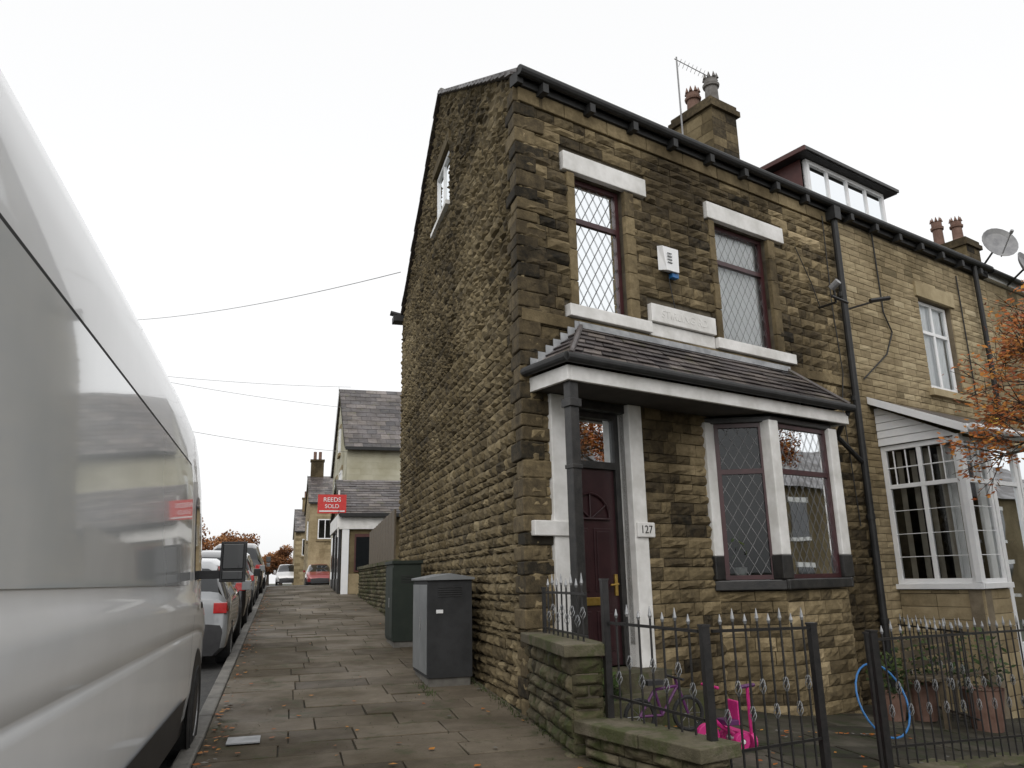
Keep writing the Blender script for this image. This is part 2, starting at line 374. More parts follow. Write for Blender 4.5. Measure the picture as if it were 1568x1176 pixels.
mb.obj('attic_window',H1); mg.obj('attic_window_glass',H1)
mb=MB()
mb.box(-.0,5.98,-.05,.07,7.0,7.08,'tar_black',FAC)
for i in range(9): mb.box(.25+i*.7,.33+i*.7,.03,.17,6.95,7.06,'tar_black',FAC)
mb.tube(FAC(-.06,.135,7.13),FAC(5.98,.135,7.11),.06,'tar_black',12)
mb.box(-.06,.02,-.05,.1,7.0,7.14,'tar_black',FAC)
mb.box(2.05,2.3,16.2,16.5,7.12,7.25,'tar_black'); mb.tube((2.0,16.4,7.35),(2.25,16.4,7.3),.06,'tar_black')
mb.tube(FAC(5.88,.12,7.1),FAC(5.88,.08,-.5),.05,'tar_black',12)
mb.box(5.80,5.96,.0,.2,6.84,7.05,'tar_black',FAC)
for z in(5.6,4.0,2.3,.9): mb.tube(FAC(5.88,.09,z),FAC(5.88,.09,z+.07),.062,'tar_black',12)
mb.tube(FAC(4.7,.66,3.6),FAC(5.25,.12,3.42),.035,'tar_black'); mb.tube(FAC(5.25,.12,3.42),FAC(5.85,.09,3.1),.035,'tar_black')
mb.path([FAC(5.7,.04,6.9),FAC(5.66,.045,5.4),FAC(5.72,.045,4.4),FAC(5.6,.045,3.9),FAC(5.68,.045,2.2)],.008,'cable',5)
mb.path([FAC(4.9,.045,6.2),FAC(5.2,.045,5.7),FAC(5.35,.045,5.35)],.007,'cable',5)
mb.path([FAC(2.2,.045,5.2),FAC(2.25,.045,4.9),FAC(2.28,.045,4.76)],.006,'cable',5)
mb.obj('gutter_and_downpipe',H1)
def roofslab(mb,t0,t1):
    e0=FAC(t0,.10,7.12);e1=FAC(t1,.10,7.12)
    r0=(CX+fx*t0,RID_Y+fy*t0,RID_Z+.02); r1=(CX+fx*t1,RID_Y+fy*t1,RID_Z+.02)
    b0=(CX+fx*t0,16.5+fy*t0,7.12); b1=(CX+fx*t1,16.5+fy*t1,7.12)
    for (a,b,c,d) in ((e0,e1,r1,r0),(b0,b1,r1,r0)):
        vs=[a,b,c,d]+[(p[0],p[1],p[2]+.05) for p in(a,b,c,d)]
        mb.add(vs,[(0,1,2,3),(4,5,6,7),(0,1,5,4),(1,2,6,5),(2,3,7,6),(3,0,4,7)],'slate',.4)
mb=MB(); roofslab(mb,-.07,5.98)
mb.tube((CX-.04,RID_Y,RID_Z+.06),(CX+fx*5.98,RID_Y+fy*5.98,RID_Z+.06),.08,'grey_pot',8)
for (ya,yb) in ((7.38,RID_Y),(16.48,RID_Y)):
    nseg=22
    for i in range(nseg):
        f=i/nseg; g=(i+1)/nseg; x0=CX-.085+U(-.008,.008); y0=ya+(yb-ya)*f; y1=ya+(yb-ya)*(g+.01); z0=7.15+(RID_Z-7.12)*f+U(.0,.01); z1=7.15+(RID_Z-7.12)*g
        vs=[(x0,y0,z0),(CX+.2,y0,z0),(CX+.2,y1,z1),(x0,y1,z1),(x0,y0,z0+.035),(CX+.2,y0,z0+.035),(CX+.2,y1,z1+.03),(x0,y1,z1+.03)]
        mb.add(vs,[(0,1,2,3),(4,5,6,7),(0,1,5,4),(1,2,6,5),(2,3,7,6),(3,0,4,7)],'slate',U(0,.3))
mb.obj('slate_roof',H1)
mb=MB()
RL=line((2.4,16.0),(2.4+fx*20,16.0+fy*20))[0]
pa=FAC(.2,-.37,0); pb=FAC(21.9,-.37,0)
for z in (.55,3.75,6.9): mb.prism([(CX+.36,CY+.6),(pa[0]+.3,pa[1]+.12),pb,RL(19.5,0,0),RL(.27,0,0)],z,z+.12,'interior')
mb.box(0,20,-.3,0,-.5,7.1,'mortar',RL)
for t in(5.9,11,22): 
    a=FAC(t,-.36,0); b=FAC(t+.08,-.36,0); mb.prism([a,b,(a[0]+.08*fx,a[1]+8.6,0),(a[0],a[1]+8.6,0)],-1,7.1,'interior')
mb.obj('floors_and_rear_wall',H1)
mb=MB()
mb.box(.29,.50,-.2,.06,.55,3.46,'white_paint',FAC); mb.box(1.38,1.58,-.2,.06,.55,3.46,'white_paint',FAC)
mb.box(.03,.54,-.02,.085,2.0,2.15,'white_paint',FAC); mb.box(1.40,1.66,-.02,.085,2.0,2.16,'white_paint',FAC)
mb.box(.5,1.38,-.2,.0,3.36,3.46,'black_paint',FAC)
mb.obj('door_surround',H1,bevel=.01)
text('127','house_number',.12,'black_paint',FAC(1.53,.086,2.08),(fx,fy,0),(0,0,1),H1,.002)
mb=MB();mg=MB()
d0=-.16
mb.box(.5,.57,d0-.05,d0+.04,.7,3.36,'black_paint',FAC);mb.box(1.31,1.38,d0-.05,d0+.04,.7,3.36,'black_paint',FAC)
mb.box(.57,1.31,d0-.05,d0+.04,2.74,2.82,'black_paint',FAC);mb.box(.57,1.31,d0-.05,d0+.04,3.3,3.36,'black_paint',FAC)
mb.box(.57,1.31,d0-.04,d0,.7,2.74,'door_maroon',FAC)
mg.quad([FAC(.57,d0,2.82),FAC(1.31,d0,2.82),FAC(1.31,d0,3.3),FAC(.57,d0,3.3)],'dark_glass')
drape(mb,FAC,.57,1.31,2.82,3.3,d0-.06,'blind',.006)
for a,b,c,d in[(.66,.9,.85,1.25),(.98,1.22,.85,1.25),(.66,.9,1.45,2.1),(.98,1.22,1.45,2.1)]:
    mb.box(a,b,d0,d0+.012,c,d,'door_maroon',FAC); mb.box(a+.03,b-.03,d0+.012,d0+.022,c+.03,d-.03,'door_maroon',FAC)
pts=[FAC(.94+.27*math.cos(t),d0+.015,2.2+.27*math.sin(t)) for t in [math.pi*i/14 for i in range(15)]]
mb.path(pts,.014,'door_maroon'); mb.tube(pts[0],pts[-1],.014,'door_maroon')
for t in(.6,1.57,2.5): mb.tube(FAC(.94,d0+.012,2.2),FAC(.94+.27*math.cos(t),d0+.012,2.2+.27*math.sin(t)),.01,'door_maroon')
mb.box(.8,1.08,d0,d0+.02,1.31,1.39,'brass',FAC); mb.box(1.24,1.28,d0,d0+.02,1.4,1.62,'brass',FAC); mb.tube(FAC(1.26,d0+.05,1.52),FAC(1.15,d0+.05,1.51),.012,'brass')
mb.box(.4,1.5,-.2,.35,.35,.68,'coping_stone',FAC); mb.box(.3,1.6,.35,.7,.1,.5,'coping_stone',FAC)
mb.obj('front_door',H1,bevel=.003); mg.obj('door_transom_glass',H1)
BP=[(2.71,0),(3.27,.5),(4.47,.5),(5.03,0)]
mb=MB();mg=MB();mf=MB();mt=MB()
for i in range(3):
    P,L=seg(BP[i],BP[i+1])
    panels(mb,P,[0,L],[-.8,1.40],[],-.25,-.03,'mortar')
    stones(mb,P,-.5,1.40,lambda z,L=L:(-.01,L+.01),hr=(.11,.16),lr=(.2,.42),dep=.028,val=lambda u,z:.58)
    mt.box(-.05,L+.05,-.12,.07,1.41+.003*i,1.525+.003*i,'black_paint',P)
    mt.box(-.02,L+.02,-.12,.03,3.36+.003*i,3.44,'black_paint',P)
    m1=.09
    window(mf,mg,P,m1,L-m1,1.53,3.36,-.03,tr=2.78,glassm='dark_glass',curt=False,fw=.05,latm='came')
for i,(t,o) in enumerate(BP):
    w=.085 if i in(1,2) else .08
    mt.box(t-w-.01,t+w+.01,o-w-.03,o+w*.75,1.53,1.8,'black_paint',FAC)
    mt.box(t-w,t+w,o-w-.025,o+w*.7,1.8,3.38,'white_paint',FAC)
P,L=seg(BP[1],BP[2]); drape(mf,P,.1,.42,1.55,3.3,-.2,'curtain',.03,16)
mb.obj('bay_base',H1); mt.obj('bay_posts',H1,bevel=.012); mf.obj('bay_window_frames',H1); mg.obj('bay_window_glass',H1)
mb=MB()
for c in[(3.6,.3),(4.2,.25),(3.0,.1)]:
    x,y,_=FAC(c[0],c[1],0); mb.lathe((x,y,1.55),[(0.001,0),(.06,0),(.08,.12),(0.001,.12)],'white_paint',10)
    for k in range(60):
        a=U(0,6.28); r=U(0,.16); z=1.7+U(0,.35); p=Vector((x+r*math.cos(a),y+r*math.sin(a),z)); q=Vector((U(-1,1),U(-1,1),U(-1,1)))*.05; w=Vector((U(-1,1),U(-1,1),U(-1,1)))*.03
        mb.quad([p,p+w,p+q+w,p+q],'green_leaf',U(.3,1))
mb.obj('window_sill_plants',H1)
# porch roof
mb=MB()
Zg,Zt,OO=3.67,4.27,.70
T0,T1=.06,4.70; t0,t1=.78,4.40
nrm=Vector((0,Zt-Zg,OO)).normalized()
def PF(f,u,h): 
    a=T0+(t0-T0)*f; b=T1+(t1-T1)*f; return FAC(a+(b-a)*u, OO*(1-f)+nrm.y*h, Zg+(Zt-Zg)*f+nrm.z*h)
slates(mb,PF,7,4.8,wd=.25,h0=.026)
def PL(f,u,h): return FAC(T0+(t0-T0)*f-h*.6, OO*(1-f)*(1-u) , Zg+(Zt-Zg)*f+h*.8)
slates(mb,PL,7,.70,wd=.22)
def PR(f,u,h): return FAC(T1+(t1-T1)*f+h*.6, OO*(1-f)*(1-u) , Zg+(Zt-Zg)*f+h*.8)
slates(mb,PR,7,.70,wd=.22)
mb.quad([PF(0,0,-.012),PF(0,1,-.012),PF(1,1,-.012),PF(1,0,-.012)],'tar_black')
mb.quad([PL(0,0,-.012),PL(0,1,-.012),PL(1,0,-.012)],'tar_black');mb.quad([PR(0,0,-.012),PR(0,1,-.012),PR(1,0,-.012)],'tar_black')
mb.tube(FAC(T0,OO,Zg+.03),FAC(t0,.02,Zt+.02),.03,'slate',6); mb.tube(FAC(T1,OO,Zg+.03),FAC(t1,.02,Zt+.02),.03,'slate',6)
mb.obj('porch_roof',H1)
mb=MB()
mb.box(t0-.05,t1+.05,.0,.06,Zt-.02,Zt+.05,'lead',FAC)
for i in range(7):
    f=i/7; t=T0+(t0-T0)*f; z=Zg+(Zt-Zg)*f+.03
    mb.box(t,t+.10,.035,.045,z,z+.11,'lead',FAC); t=T1+(t1-T1)*f; mb.box(t-.06,t,.035,.045,z,z+.11,'lead',FAC)
mb.obj('lead_flashing',H1)
mb=MB()
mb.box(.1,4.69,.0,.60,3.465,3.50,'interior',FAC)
mb.box(.1,4.69,.60,.64,3.45,3.60,'white_paint',FAC); mb.box(.06,.099,.0,.64,3.45,3.60,'white_paint',FAC); mb.box(4.691,4.73,.0,.64,3.45,3.60,'white_paint',FAC)
mb.obj('porch_fascia',H1,bevel=.006)
mb=MB()
mb.tube(FAC(.0,.70,3.655),FAC(4.77,.70,3.655),.05,'tar_black',12); mb.tube(FAC(.0,.72,3.655),FAC(.0,.0,3.655),.05,'tar_black',12)
mb.box(.11,.215,.50,.60,.2,3.46,'black_paint',FAC); mb.box(.09,.235,.48,.62,3.2,3.28,'black_paint',FAC); mb.box(.10,.225,.49,.61,2.6,2.64,'black_paint',FAC)
mb.obj('porch_gutter_and_post',H1,bevel=.005)
AB=empty('alarm_box',FAC(2.2,0,5.3))
mb=MB(); 
vs=[FAC(2.05,.03,5.22),FAC(2.36,.03,5.22),FAC(2.36,.03,5.54),FAC(2.05,.03,5.54),FAC(2.1,.13,5.2),FAC(2.31,.13,5.2),FAC(2.34,.11,5.52),FAC(2.07,.11,5.52)]
mb.add(vs,[(0,1,2,3),(4,5,6,7),(0,1,5,4),(1,2,6,5),(2,3,7,6),(3,0,4,7)],'upvc')
mb.box(2.22,2.33,.03,.10,5.14,5.2,'blue_plastic',FAC)
for k in range(4): mb.box(2.12,2.2,.125,.134,5.3+k*.04,5.315+k*.04,'cab_grey',FAC)
mb.obj('casing',AB,bevel=.01)
# ================================================================== NEIGHBOUR HOUSES
H2=empty('stone_terrace_house',FAC(6,0,0))
ops2=[(8.35,9.45,4.5,6.12),(6.6,10,.5,3.6)]
mb=MB(); panels(mb,FAC,[5.985,11.0],[-1.3,7.1],ops2,-.35,-.03,'mortar_buff')
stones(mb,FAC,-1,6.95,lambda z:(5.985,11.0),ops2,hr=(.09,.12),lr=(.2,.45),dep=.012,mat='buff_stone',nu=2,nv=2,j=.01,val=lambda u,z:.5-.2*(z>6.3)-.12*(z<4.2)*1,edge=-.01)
mb.obj('front_wall',H2)
mb=MB();mg=MB()
window(mb,mg,FAC,8.42,9.40,4.55,6.1,-.12,fm='upvc',tr=5.55,mull=(8.91,),lat=False)
mb.box(8.25,9.55,-.02,.03,6.12,6.38,'buff_stone',FAC,.7); mb.box(8.25,9.55,-.1,.07,4.38,4.5,'buff_stone',FAC,.8)
mb.obj('window',H2,bevel=.005); mg.obj('window_glass',H2)
mb=MB(); mb.box(5.985,11,-.05,.07,7.0,7.08,'tar_black',FAC); mb.tube(FAC(5.985,.135,7.11),FAC(11,.135,7.15),.06,'tar_black',12)
for i in range(7): mb.box(6.3+i*.7,6.38+i*.7,.03,.17,6.95,7.06,'tar_black',FAC)
mb.tube(FAC(10.4,.1,7.1),FAC(10.4,.1,3.6),.045,'tar_black',10)
mb.path([FAC(7.1,.02,7.0),FAC(7.12,.02,5.6),FAC(7.3,.02,5.3),FAC(7.05,.02,4.9),FAC(6.3,.02,4.4)],.012,'cable',5);mb.tube(FAC(9.8,.02,6.8),FAC(9.8,.02,4.3),.012,'cable',5)
mb.obj('gutter_and_pipes',H2)
mb=MB(); roofslab(mb,5.985,11); mb.obj('slate_roof',H2)
mb=MB();mg=MB()
E0,E1,EO=6.5,10.6,1.15
SP,_=seg((E0,0),(E0,EO))
def base_wall(P,L):
    panels(mb,P,[0,L],[-1.2,1.34],[],-.2,-.03,'mortar_buff')
    stones(mb,P,-.9,1.33,lambda z:(0,L),hr=(.16,.2),lr=(.35,.6),dep=.008,mat='buff_stone',nu=2,nv=2,val=lambda u,z:.5,edge=-.01)
base_wall(SP,EO)
FP=lambda u,d,z:FAC(E0+u,EO+d,z)
base_wall(FP,.75)
mb.box(-.0,EO+.04,-.2,.06,1.34,1.41,'upvc',SP); mb.box(-.05,.75,-.2,.06,1.343,1.413,'upvc',FP)
window(mb,mg,SP,.0,EO-.06,1.41,3.38,-.05,fm='upvc',tr=2.78,mull=(.55,),lat=False,curt=False,fw=.07,glassm='glass')
window(mb,mg,FP,.06,.75,1.41,3.38,-.05,fm='upvc',tr=2.78,lat=False,curt=False,fw=.06,glassm='glass')
window(mb,mg,FP,.78,1.66,-.3,3.38,-.05,fm='upvc',tr=2.78,lat=False,curt=False,fw=.1,glassm='glass')
mb.box(.88,1.56,-.07,-.03,.5,.62,'upvc',FP); mb.box(.88,1.56,-.09,-.06,-.2,.5,'upvc',FP)
window(mb,mg,FP,1.69,4.1,1.41,3.38,-.05,fm='upvc',tr=2.78,mull=(2.5,3.3),lat=False,curt=False,fw=.06,glassm='glass')
panels(mb,FP,[1.69,4.1],[-1.2,1.34],[],-.2,-.02,'buff_stone')
for P,L in((SP,EO-.1),(FP,.72)):
    n=int(L/.16)
    for i in range(1,n): mb.box(i*L/n-.008,i*L/n+.008,-.05,-.035,2.80,3.3,'upvc',P)
    for z in(3.05,): mb.box(.07,L-.02,-.05,-.034,z-.008,z+.008,'upvc',P)
for P,L in((SP,EO-.1),(FP,.72)):
    for z in(1.78,2.1,2.43): mb.box(.07,L-.02,-.046,-.036,z-.005,z+.005,'upvc',P)
for k in range(5): mb.box(.12+k*.2,.20+k*.2,-.22,-.21,1.45,3.3,'blind',SP)
drape(mb,FP,.1,.7,1.45,3.3,-.3,'curtain',.02,20); drape(mb,FP,1.7,4.0,1.45,3.3,-.4,'curtain',.03,60); drape(mb,FP,.9,1.55,.65,3.3,-.3,'curtain',.02,16)
mb.box(-.05,.06,-.06,.02,1.42,3.4,'upvc',FP)
for k in range(5):
    za=3.39+k*.115; zb=za+.11; ua=EO*(1-(za-3.39)/.6)
    ub=max(EO*(1-(zb-3.39)/.6),.01)
    mb.quad([SP(0,.02,za),SP(ua,.02,za),SP(ub,.008,zb),SP(0,.008,zb)],'upvc')
    mb.quad([SP(0,.02,za),SP(ua,.02,za),SP(ua,-.02,za),SP(0,-.02,za)],'upvc')
R=[FAC(E0-.15,-.0,4.05),FAC(E0-.15,EO+.16,3.42),FAC(E1,EO+.16,3.42),FAC(E1,0,4.05)]
vs=R+[(p[0],p[1],p[2]+.06) for p in R]
mb.add(vs,[(0,1,2,3),(4,5,6,7),(0,1,5,4),(1,2,6,5),(2,3,7,6),(3,0,4,7)],'slate',.5)
mb.box(-.15,4.1,.1,.19,3.38,3.5,'upvc',FP)
vs=[FAC(E0-.165,0,4.02),FAC(E0-.165,EO+.17,3.38),FAC(E0-.165,EO+.17,3.5),FAC(E0-.165,0,4.13)]
vs+= [(p[0]+fx*.013,p[1]+fy*.013,p[2]) for p in vs]
mb.add(vs,[(0,1,2,3),(4,5,6,7),(0,1,5,4),(1,2,6,5),(2,3,7,6),(3,0,4,7)],'upvc')
mb.tube(FP(-.15,.25,3.45),FP(4.1,.25,3.45),.05,'upvc',10)
mb.obj('porch_extension',H2,bevel=.003); mg.obj('porch_extension_glass',H2)
mb=MB();mg=MB()
DP=lambda u,d,z:FAC(7.0+u,-1.0+d,z)
mb.box(0,2.6,-3,-.16,7.6,8.80,'tar_black',DP)
mb.box(0,2.6,-.155,0,7.6,8.0,'upvc',DP)
window(mb,mg,DP,.05,2.55,7.95,8.79,.02,fm='upvc',mull=(.68,1.3,1.92),lat=False,fw=.08)
mb.box(-.2,2.8,-3.1,.2,8.80,8.91,'tar_black',DP); mb.box(-.21,2.81,.2,.24,8.82,8.88,'black_paint',DP); mb.box(-.24,-.2,-3.1,.24,8.80,8.88,'red_trim',DP)
mb.box(-.02,0,-3,-.03,7.6,8.79,'red_trim',DP)
mb.obj('dormer',H2); mg.obj('dormer_glass',H2)
def chimney(name,t,k,w,d,zt,pots,parent):
    mb=MB(); P=lambda u,dd,z:FAC(t+u,-k-dd,z)
    stones(mb,lambda u,dd,z:P(u,-dd,z),8.2,zt-.25,lambda z:(0,w),hr=(.2,.26),lr=(.3,.5),dep=.012,mat='rock_stone',nu=2,nv=2,val=lambda u,z:.3)
    mb.box(0.01,w-.01,0.01,d-.01,8,zt-.25,'rock_stone',P,.45)
    SPc=lambda u,dd,z:FAC(t-dd,-k-d+u,z)
    stones(mb,SPc,8.2,zt-.25,lambda z:(0,d),hr=(.2,.26),lr=(.3,.5),dep=.012,mat='gable_stone',nu=2,nv=2,val=lambda u,z:.6)
    mb.box(-.07,w+.07,-.07,d+.07,zt-.25,zt-.12,'rock_stone',P,.3); mb.box(-.02,w+.02,-.02,d+.02,zt-.12,zt,'rock_stone',P,.3)
    for (pu,pd,ph,pmn) in pots:
        c=P(pu,pd,zt)
        mb.lathe(c,[(0.001,0),(.18,0),(.17,.1),(.15,.15),(.14,ph*.7),(.18,ph*.72),(.19,ph*.8),(.15,ph*.82),(.15,ph)],pmn,14)
        for i in range(8):
            a=i*math.pi/4; q=(c[0]+.14*math.cos(a),c[1]+.14*math.sin(a),c[2]+ph)
            mb.tube(q,(q[0],q[1],q[2]+.14),.05,pmn,5,r1=.004)
    return mb.obj(name,parent)
chimney('chimney_stack',7.6,3.35,.82,1.12,11.65,[(.4,.8,.65,'terracotta'),(.42,.28,.72,'grey_pot')],H2)
H3=empty('stone_terrace_house',FAC(11,0,0))
ops3=[(12.6,13.7,4.5,6.1),(16.6,17.7,4.5,6.1)]
mb=MB(); panels(mb,FAC,[11.005,22],[-1.3,7.1],ops3,-.35,-.03,'mortar_buff')
stones(mb,FAC,-1,6.95,lambda z:(11.005,22),ops3,hr=(.09,.13),lr=(.2,.45),dep=.015,mat='buff_stone',nu=2,nv=2,val=lambda u,z:.4,edge=-.01)
mg=MB()
for o in ops3: window(mb,mg,FAC,o[0],o[1],o[2],o[3],-.12,fm='upvc',mull=((o[0]+o[1])/2,),lat=False)
mb.box(11.005,22,-.05,.07,7.0,7.08,'upvc',FAC); mb.tube(FAC(11.005,.135,7.12),FAC(22,.135,7.14),.06,'tar_black',10); roofslab(mb,11.005,22)
mb.obj('walls_and_roof',H3); mg.obj('window_glass',H3)
chimney('chimney_stack',18.4,3.3,.8,1.3,11.0,[(.4,.9,.9,'terracotta'),(.4,.35,.7,'terracotta')],H3)
# houses across the front street (behind the camera, seen only as reflections)
H4=empty('stone_terrace_house',FAC(20,15,0)); mb=MB(); mg=MB()
OP,_=line(FAC(50,15,0)[:2],FAC(6,15,0)[:2])
mb.box(0,44,-8,0,-1.5,5.2,'gable_stone',OP); 
mb.add([OP(0,.3,5.1),OP(44,.3,5.1),OP(44,-4,7.8),OP(0,-4,7.8),OP(44,-8.3,5.1),OP(0,-8.3,5.1)],[(0,1,2,3),(3,2,4,5),(0,3,5),(1,2,4)],'slate')
for i in range(14):
    for z in(.3,3.0): 
        mg.quad([OP(1+i*3,.02,z),OP(2.2+i*3,.02,z),OP(2.2+i*3,.02,z+1.5),OP(1+i*3,.02,z+1.5)],'car_glass'); mb.box(.9+i*3,2.3+i*3,0,.06,z-.15,z,'white_paint',OP); mb.box(.9+i*3,2.3+i*3,0,.06,z+1.5,z+1.7,'white_paint',OP)
mb.obj('walls_and_roof',H4); mg.obj('window_glass',H4)
def dish(name,c,aim,r,bracket):
    mb=MB(); d=Vector(aim).normalized(); prof=[(0.001,-.05),(r*.4,-.04),(r*.75,-.01),(r,.04),(r*1.0,.05),(r*.74,.0),(0.001,-.04)]
    mb.lathe(c,prof,'dish_grey',20,d); c=Vector(c)
    mb.tube(c-Vector((0,0,r*.8)),c+d*.4-Vector((0,0,.05)),.012,'dish_grey',6); mb.tube(c+d*.38-Vector((0,0,.06)),c+d*.44-Vector((0,0,.04)),.03,'dish_grey',8)
    mb.tube(c-d*.05,Vector(bracket),.02,'tar_black',6); return mb.obj(name)
dish('satellite_dish',FAC(10.75,.45,7.5),(-.25,-.9,.25),.33,FAC(10.75,.05,7.1))
dish('satellite_dish',FAC(11.8,.45,7.25),(.3,-.9,.25),.33,FAC(11.8,.05,7.0))
mb=MB(); 
mb.path([FAC(5.35,.0,5.35),FAC(5.35,.3,5.35),FAC(5.3,.32,5.6)],.018,'black_iron'); mb.tube(FAC(5.2,.34,5.4),FAC(5.55,.36,5.36),.02,'black_iron'); mb.tube(FAC(5.28,.3,5.55),FAC(5.28,.42,5.62),.05,'dish_grey',10)
mb.path([FAC(6.05,.03,5.45),FAC(6.35,.3,5.55)],.015,'black_iron'); mb.tube(FAC(6.3,.28,5.56),FAC(6.6,.42,5.62),.035,'black_iron',8); mb.obj('wall_lamp')
mb=MB(); mb.box(10.05,10.3,.02,.12,3.95,4.2,'yellow_box',FAC); mb.obj('alarm_box',None,bevel=.02)
mb=MB(); p=Vector(FAC(6.45,-3.2,9.5)); mb.tube(p,p+Vector((0,0,2.55)),.018,'dish_grey',6); q=p+Vector((0,0,2.45)); e=q+Vector((.8,.1,-.16)); mb.tube(q-Vector((.05,0,-.05)),e,.01,'dish_grey',5)
for i in range(8):
    s=q+(e-q)*(.1+i*.12); mb.tube(s-Vector((.03,.12,0)),s+Vector((.03,.12,0)),.005,'dish_grey',4)
mb.obj('tv_aerial')
# ================================================================== GROUND
def sheet(name,xs,ys,zf,mat):
    mb=MB(); vs=[(x,y,zf(x,y)) for y in ys for x in xs]; n=len(xs)
    mb.add(vs,[(j*n+i,j*n+i+1,(j+1)*n+i+1,(j+1)*n+i) for j in range(len(ys)-1) for i in range(n-1)],mat); return mb.obj(name,smooth=True)
def lin(a,b,n): return [a+(b-a)*i/n for i in range(n+1)]
sheet('ground',[-900,-300,-100,-40,-20,-10,-5,-.6,2.4,5,8,11,13.4,20,40,100,300,900],[-900,-100,-30,-12,-6,0,3,7.4,9,11,14,16,18,20,22,24,27,31,40,60,100,300,900],lambda x,y:gz(x,y)-.16,'ground_mat')
sheet('road',[-7.5,-5,-3,-1.5,-.7],lin(-12,7.4,8)+lin(8,31,12)+[45,80,160],lambda x,y:gz(x,y)-.12,'asphalt')
sheet('side_road',[-.7,2,6,12],[41,44,50,57],lambda x,y:gz(x,y)-.02,'asphalt')
mb=MB()
y=-6
while y<40:
    L=.9; mb.add([(-.72,y+.006,gz(0,y)-.2),(-.58,y+.006,gz(0,y)-.2),(-.58,y+.006,gz(0,y)+.005),(-.72,y+.006,gz(0,y)+.005),
                  (-.72,y+L-.006,gz(0,y+L)-.2),(-.58,y+L-.006,gz(0,y+L)-.2),(-.58,y+L-.006,gz(0,y+L)+.005),(-.72,y+L-.006,gz(0,y+L)+.005)],
                 [(0,1,2,3),(4,5,6,7),(0,1,5,4),(1,2,6,5),(2,3,7,6),(3,0,4,7)],'kerb_mat'); y+=L
mb.obj('kerb',bevel=.02)
sheet('pavement_bed',[-.58,.5,1.5,2.4,5,8,11,13.4],lin(-6,7.4,8)+lin(8,14,6)+lin(16,31,12)+[40.5],lambda x,y:gz(x,y)-.022,'soil')
def slab_rows(mb,y0,y1,x0,x1f,mat='flag_stone'):
    y=y0
    while y<y1:
        w=U(.38,.72); x=x0; x1=x1f(y)
        while x<x1-.05:
            l=U(.45,1.1)
            if x1-(x+l)<.35: l=x1-x
            g=.006; h=[U(-.007,.007) for _ in range(4)]
            a0,a1,b0,b1=x+g,x+l-g,y+g,y+w-g
            c=[(a0+U(-.005,.005),b0,gz(a0,b0)+h[0]),(a1,b0+U(-.005,.005),gz(a1,b0)+h[1]),(a1,b1,gz(a1,b1)+h[2]),(a0,b1,gz(a0,b1)+h[3])]
            vs=c+[(p[0],p[1],p[2]-.04) for p in c]
            mb.add(vs,[(0,1,2,3),(0,1,5,4),(1,2,6,5),(2,3,7,6),(3,0,4,7)],mat,min(1,max(0,rnd.gauss(.47,.17)))); x+=l
        y+=w
mb=MB(); slab_rows(mb,-5,40,-.575,lambda y:2.24)
mb.obj('pavement',bevel=.006)
mb=MB(); slab_rows(mb,-5,8.4,2.255,lambda y:13,'garden_stone')
mb.obj('garden_paving',bevel=.006)
mb=MB()
def plate(x0,x1,y0,y1,m):
    mb.box(x0,x1,y0,y1,gz(0,(y0+y1)/2)+.006,gz(0,(y0+y1)/2)+.016,m)
plate(-.38,-.12,7.1,7.38,'lead')
mb.obj('drain_cover')
mb=MB()
for i in range(520):
    if rnd.random()<.65: x=-.55+abs(rnd.gauss(0,.12)); y=U(3,30)
    else: x=U(-.5,7); y=U(3,9) if rnd.random()<.6 else U(3,20)
    if x>2.2 and y>5.8: x=U(2.5,6); y=min(y,7)
    z=gz(x,y)+.014; a=U(0,6.28); s=U(.012,.026)
    mb.quad([(x+s*math.cos(a+k*1.57)*(1 if k%2 else 1.5),y+s*math.sin(a+k*1.57)*(1 if k%2 else 1.5),z+U(0,.01)) for k in range(4)],'leaf' if rnd.random()<.7 else 'kerb_mat',U(.2,1))
mb.obj('fallen_leaves')
mb=MB()
for i in range(2100):
    if i<160: x=1.56+rnd.gauss(0,.035); y=9.0+rnd.gauss(0,.25)
    elif i<1600: x=2.2-abs(rnd.gauss(0,.04)); y=U(5.8,16)
    else: x=U(-.5,2.2); y=U(4,14)
    z=gz(x,y); a=U(0,6.28); h=U(.015,.05) if i<1600 else .012; w=.007
    mb.quad([(x,y,z),(x+w*math.cos(a),y+w*math.sin(a),z),(x+.02*math.cos(a+1),y+.02*math.sin(a+1),z+h)],'green_leaf',U(0,1))
mb.obj('weeds')
# ================================================================== GARDEN WALL + RAILINGS
def rubble_wall(name,p0,p1,th,zb,zt,mat='mossy_stone',cop=.09):
    mb=MB(); P,L=line(p0,p1)
    mb.box(0,L,.03,th-.03,zb,zt-.02,'mortar',P)
    kw=dict(hr=(.07,.13),lr=(.12,.32),dep=.035,mat=mat,val=lambda u,z:.47,back=-.03,edge=0,jit=.006)
    stones(mb,lambda u,d,z:P(u,-d,z),zb,zt,lambda z:(0,L),**kw)
    stones(mb,lambda u,d,z:P(u,th+d,z),zb,zt,lambda z:(0,L),**kw)
    for (uu,s) in((0,-1),(L,1)):
        stones(mb,lambda u,d,z:P(uu+s*d,u,z),zb,zt,lambda z:(0,th),**kw)
    u=0
    while u<L-.01:
        l=min(U(.45,.8),L-u); l=l if L-(u+l)>.2 else L-u
        mb.box(u-(.05 if u==0 else -.004),u+l+(.05 if abs(u+l-L)<.01 else -.004),-.05-U(0,.015),th+.05+U(0,.015),zt,zt+cop-U(0,.008),'coping_stone',P,U(.3,.8)); u+=l
    return mb.obj(name,bevel=.012)
rubble_wall('garden_wall',(2.10,5.80),(2.24,7.34),.24,0,1.02)
rubble_wall('garden_wall',(2.48,4.60),(2.16,5.72),.24,0,.5)
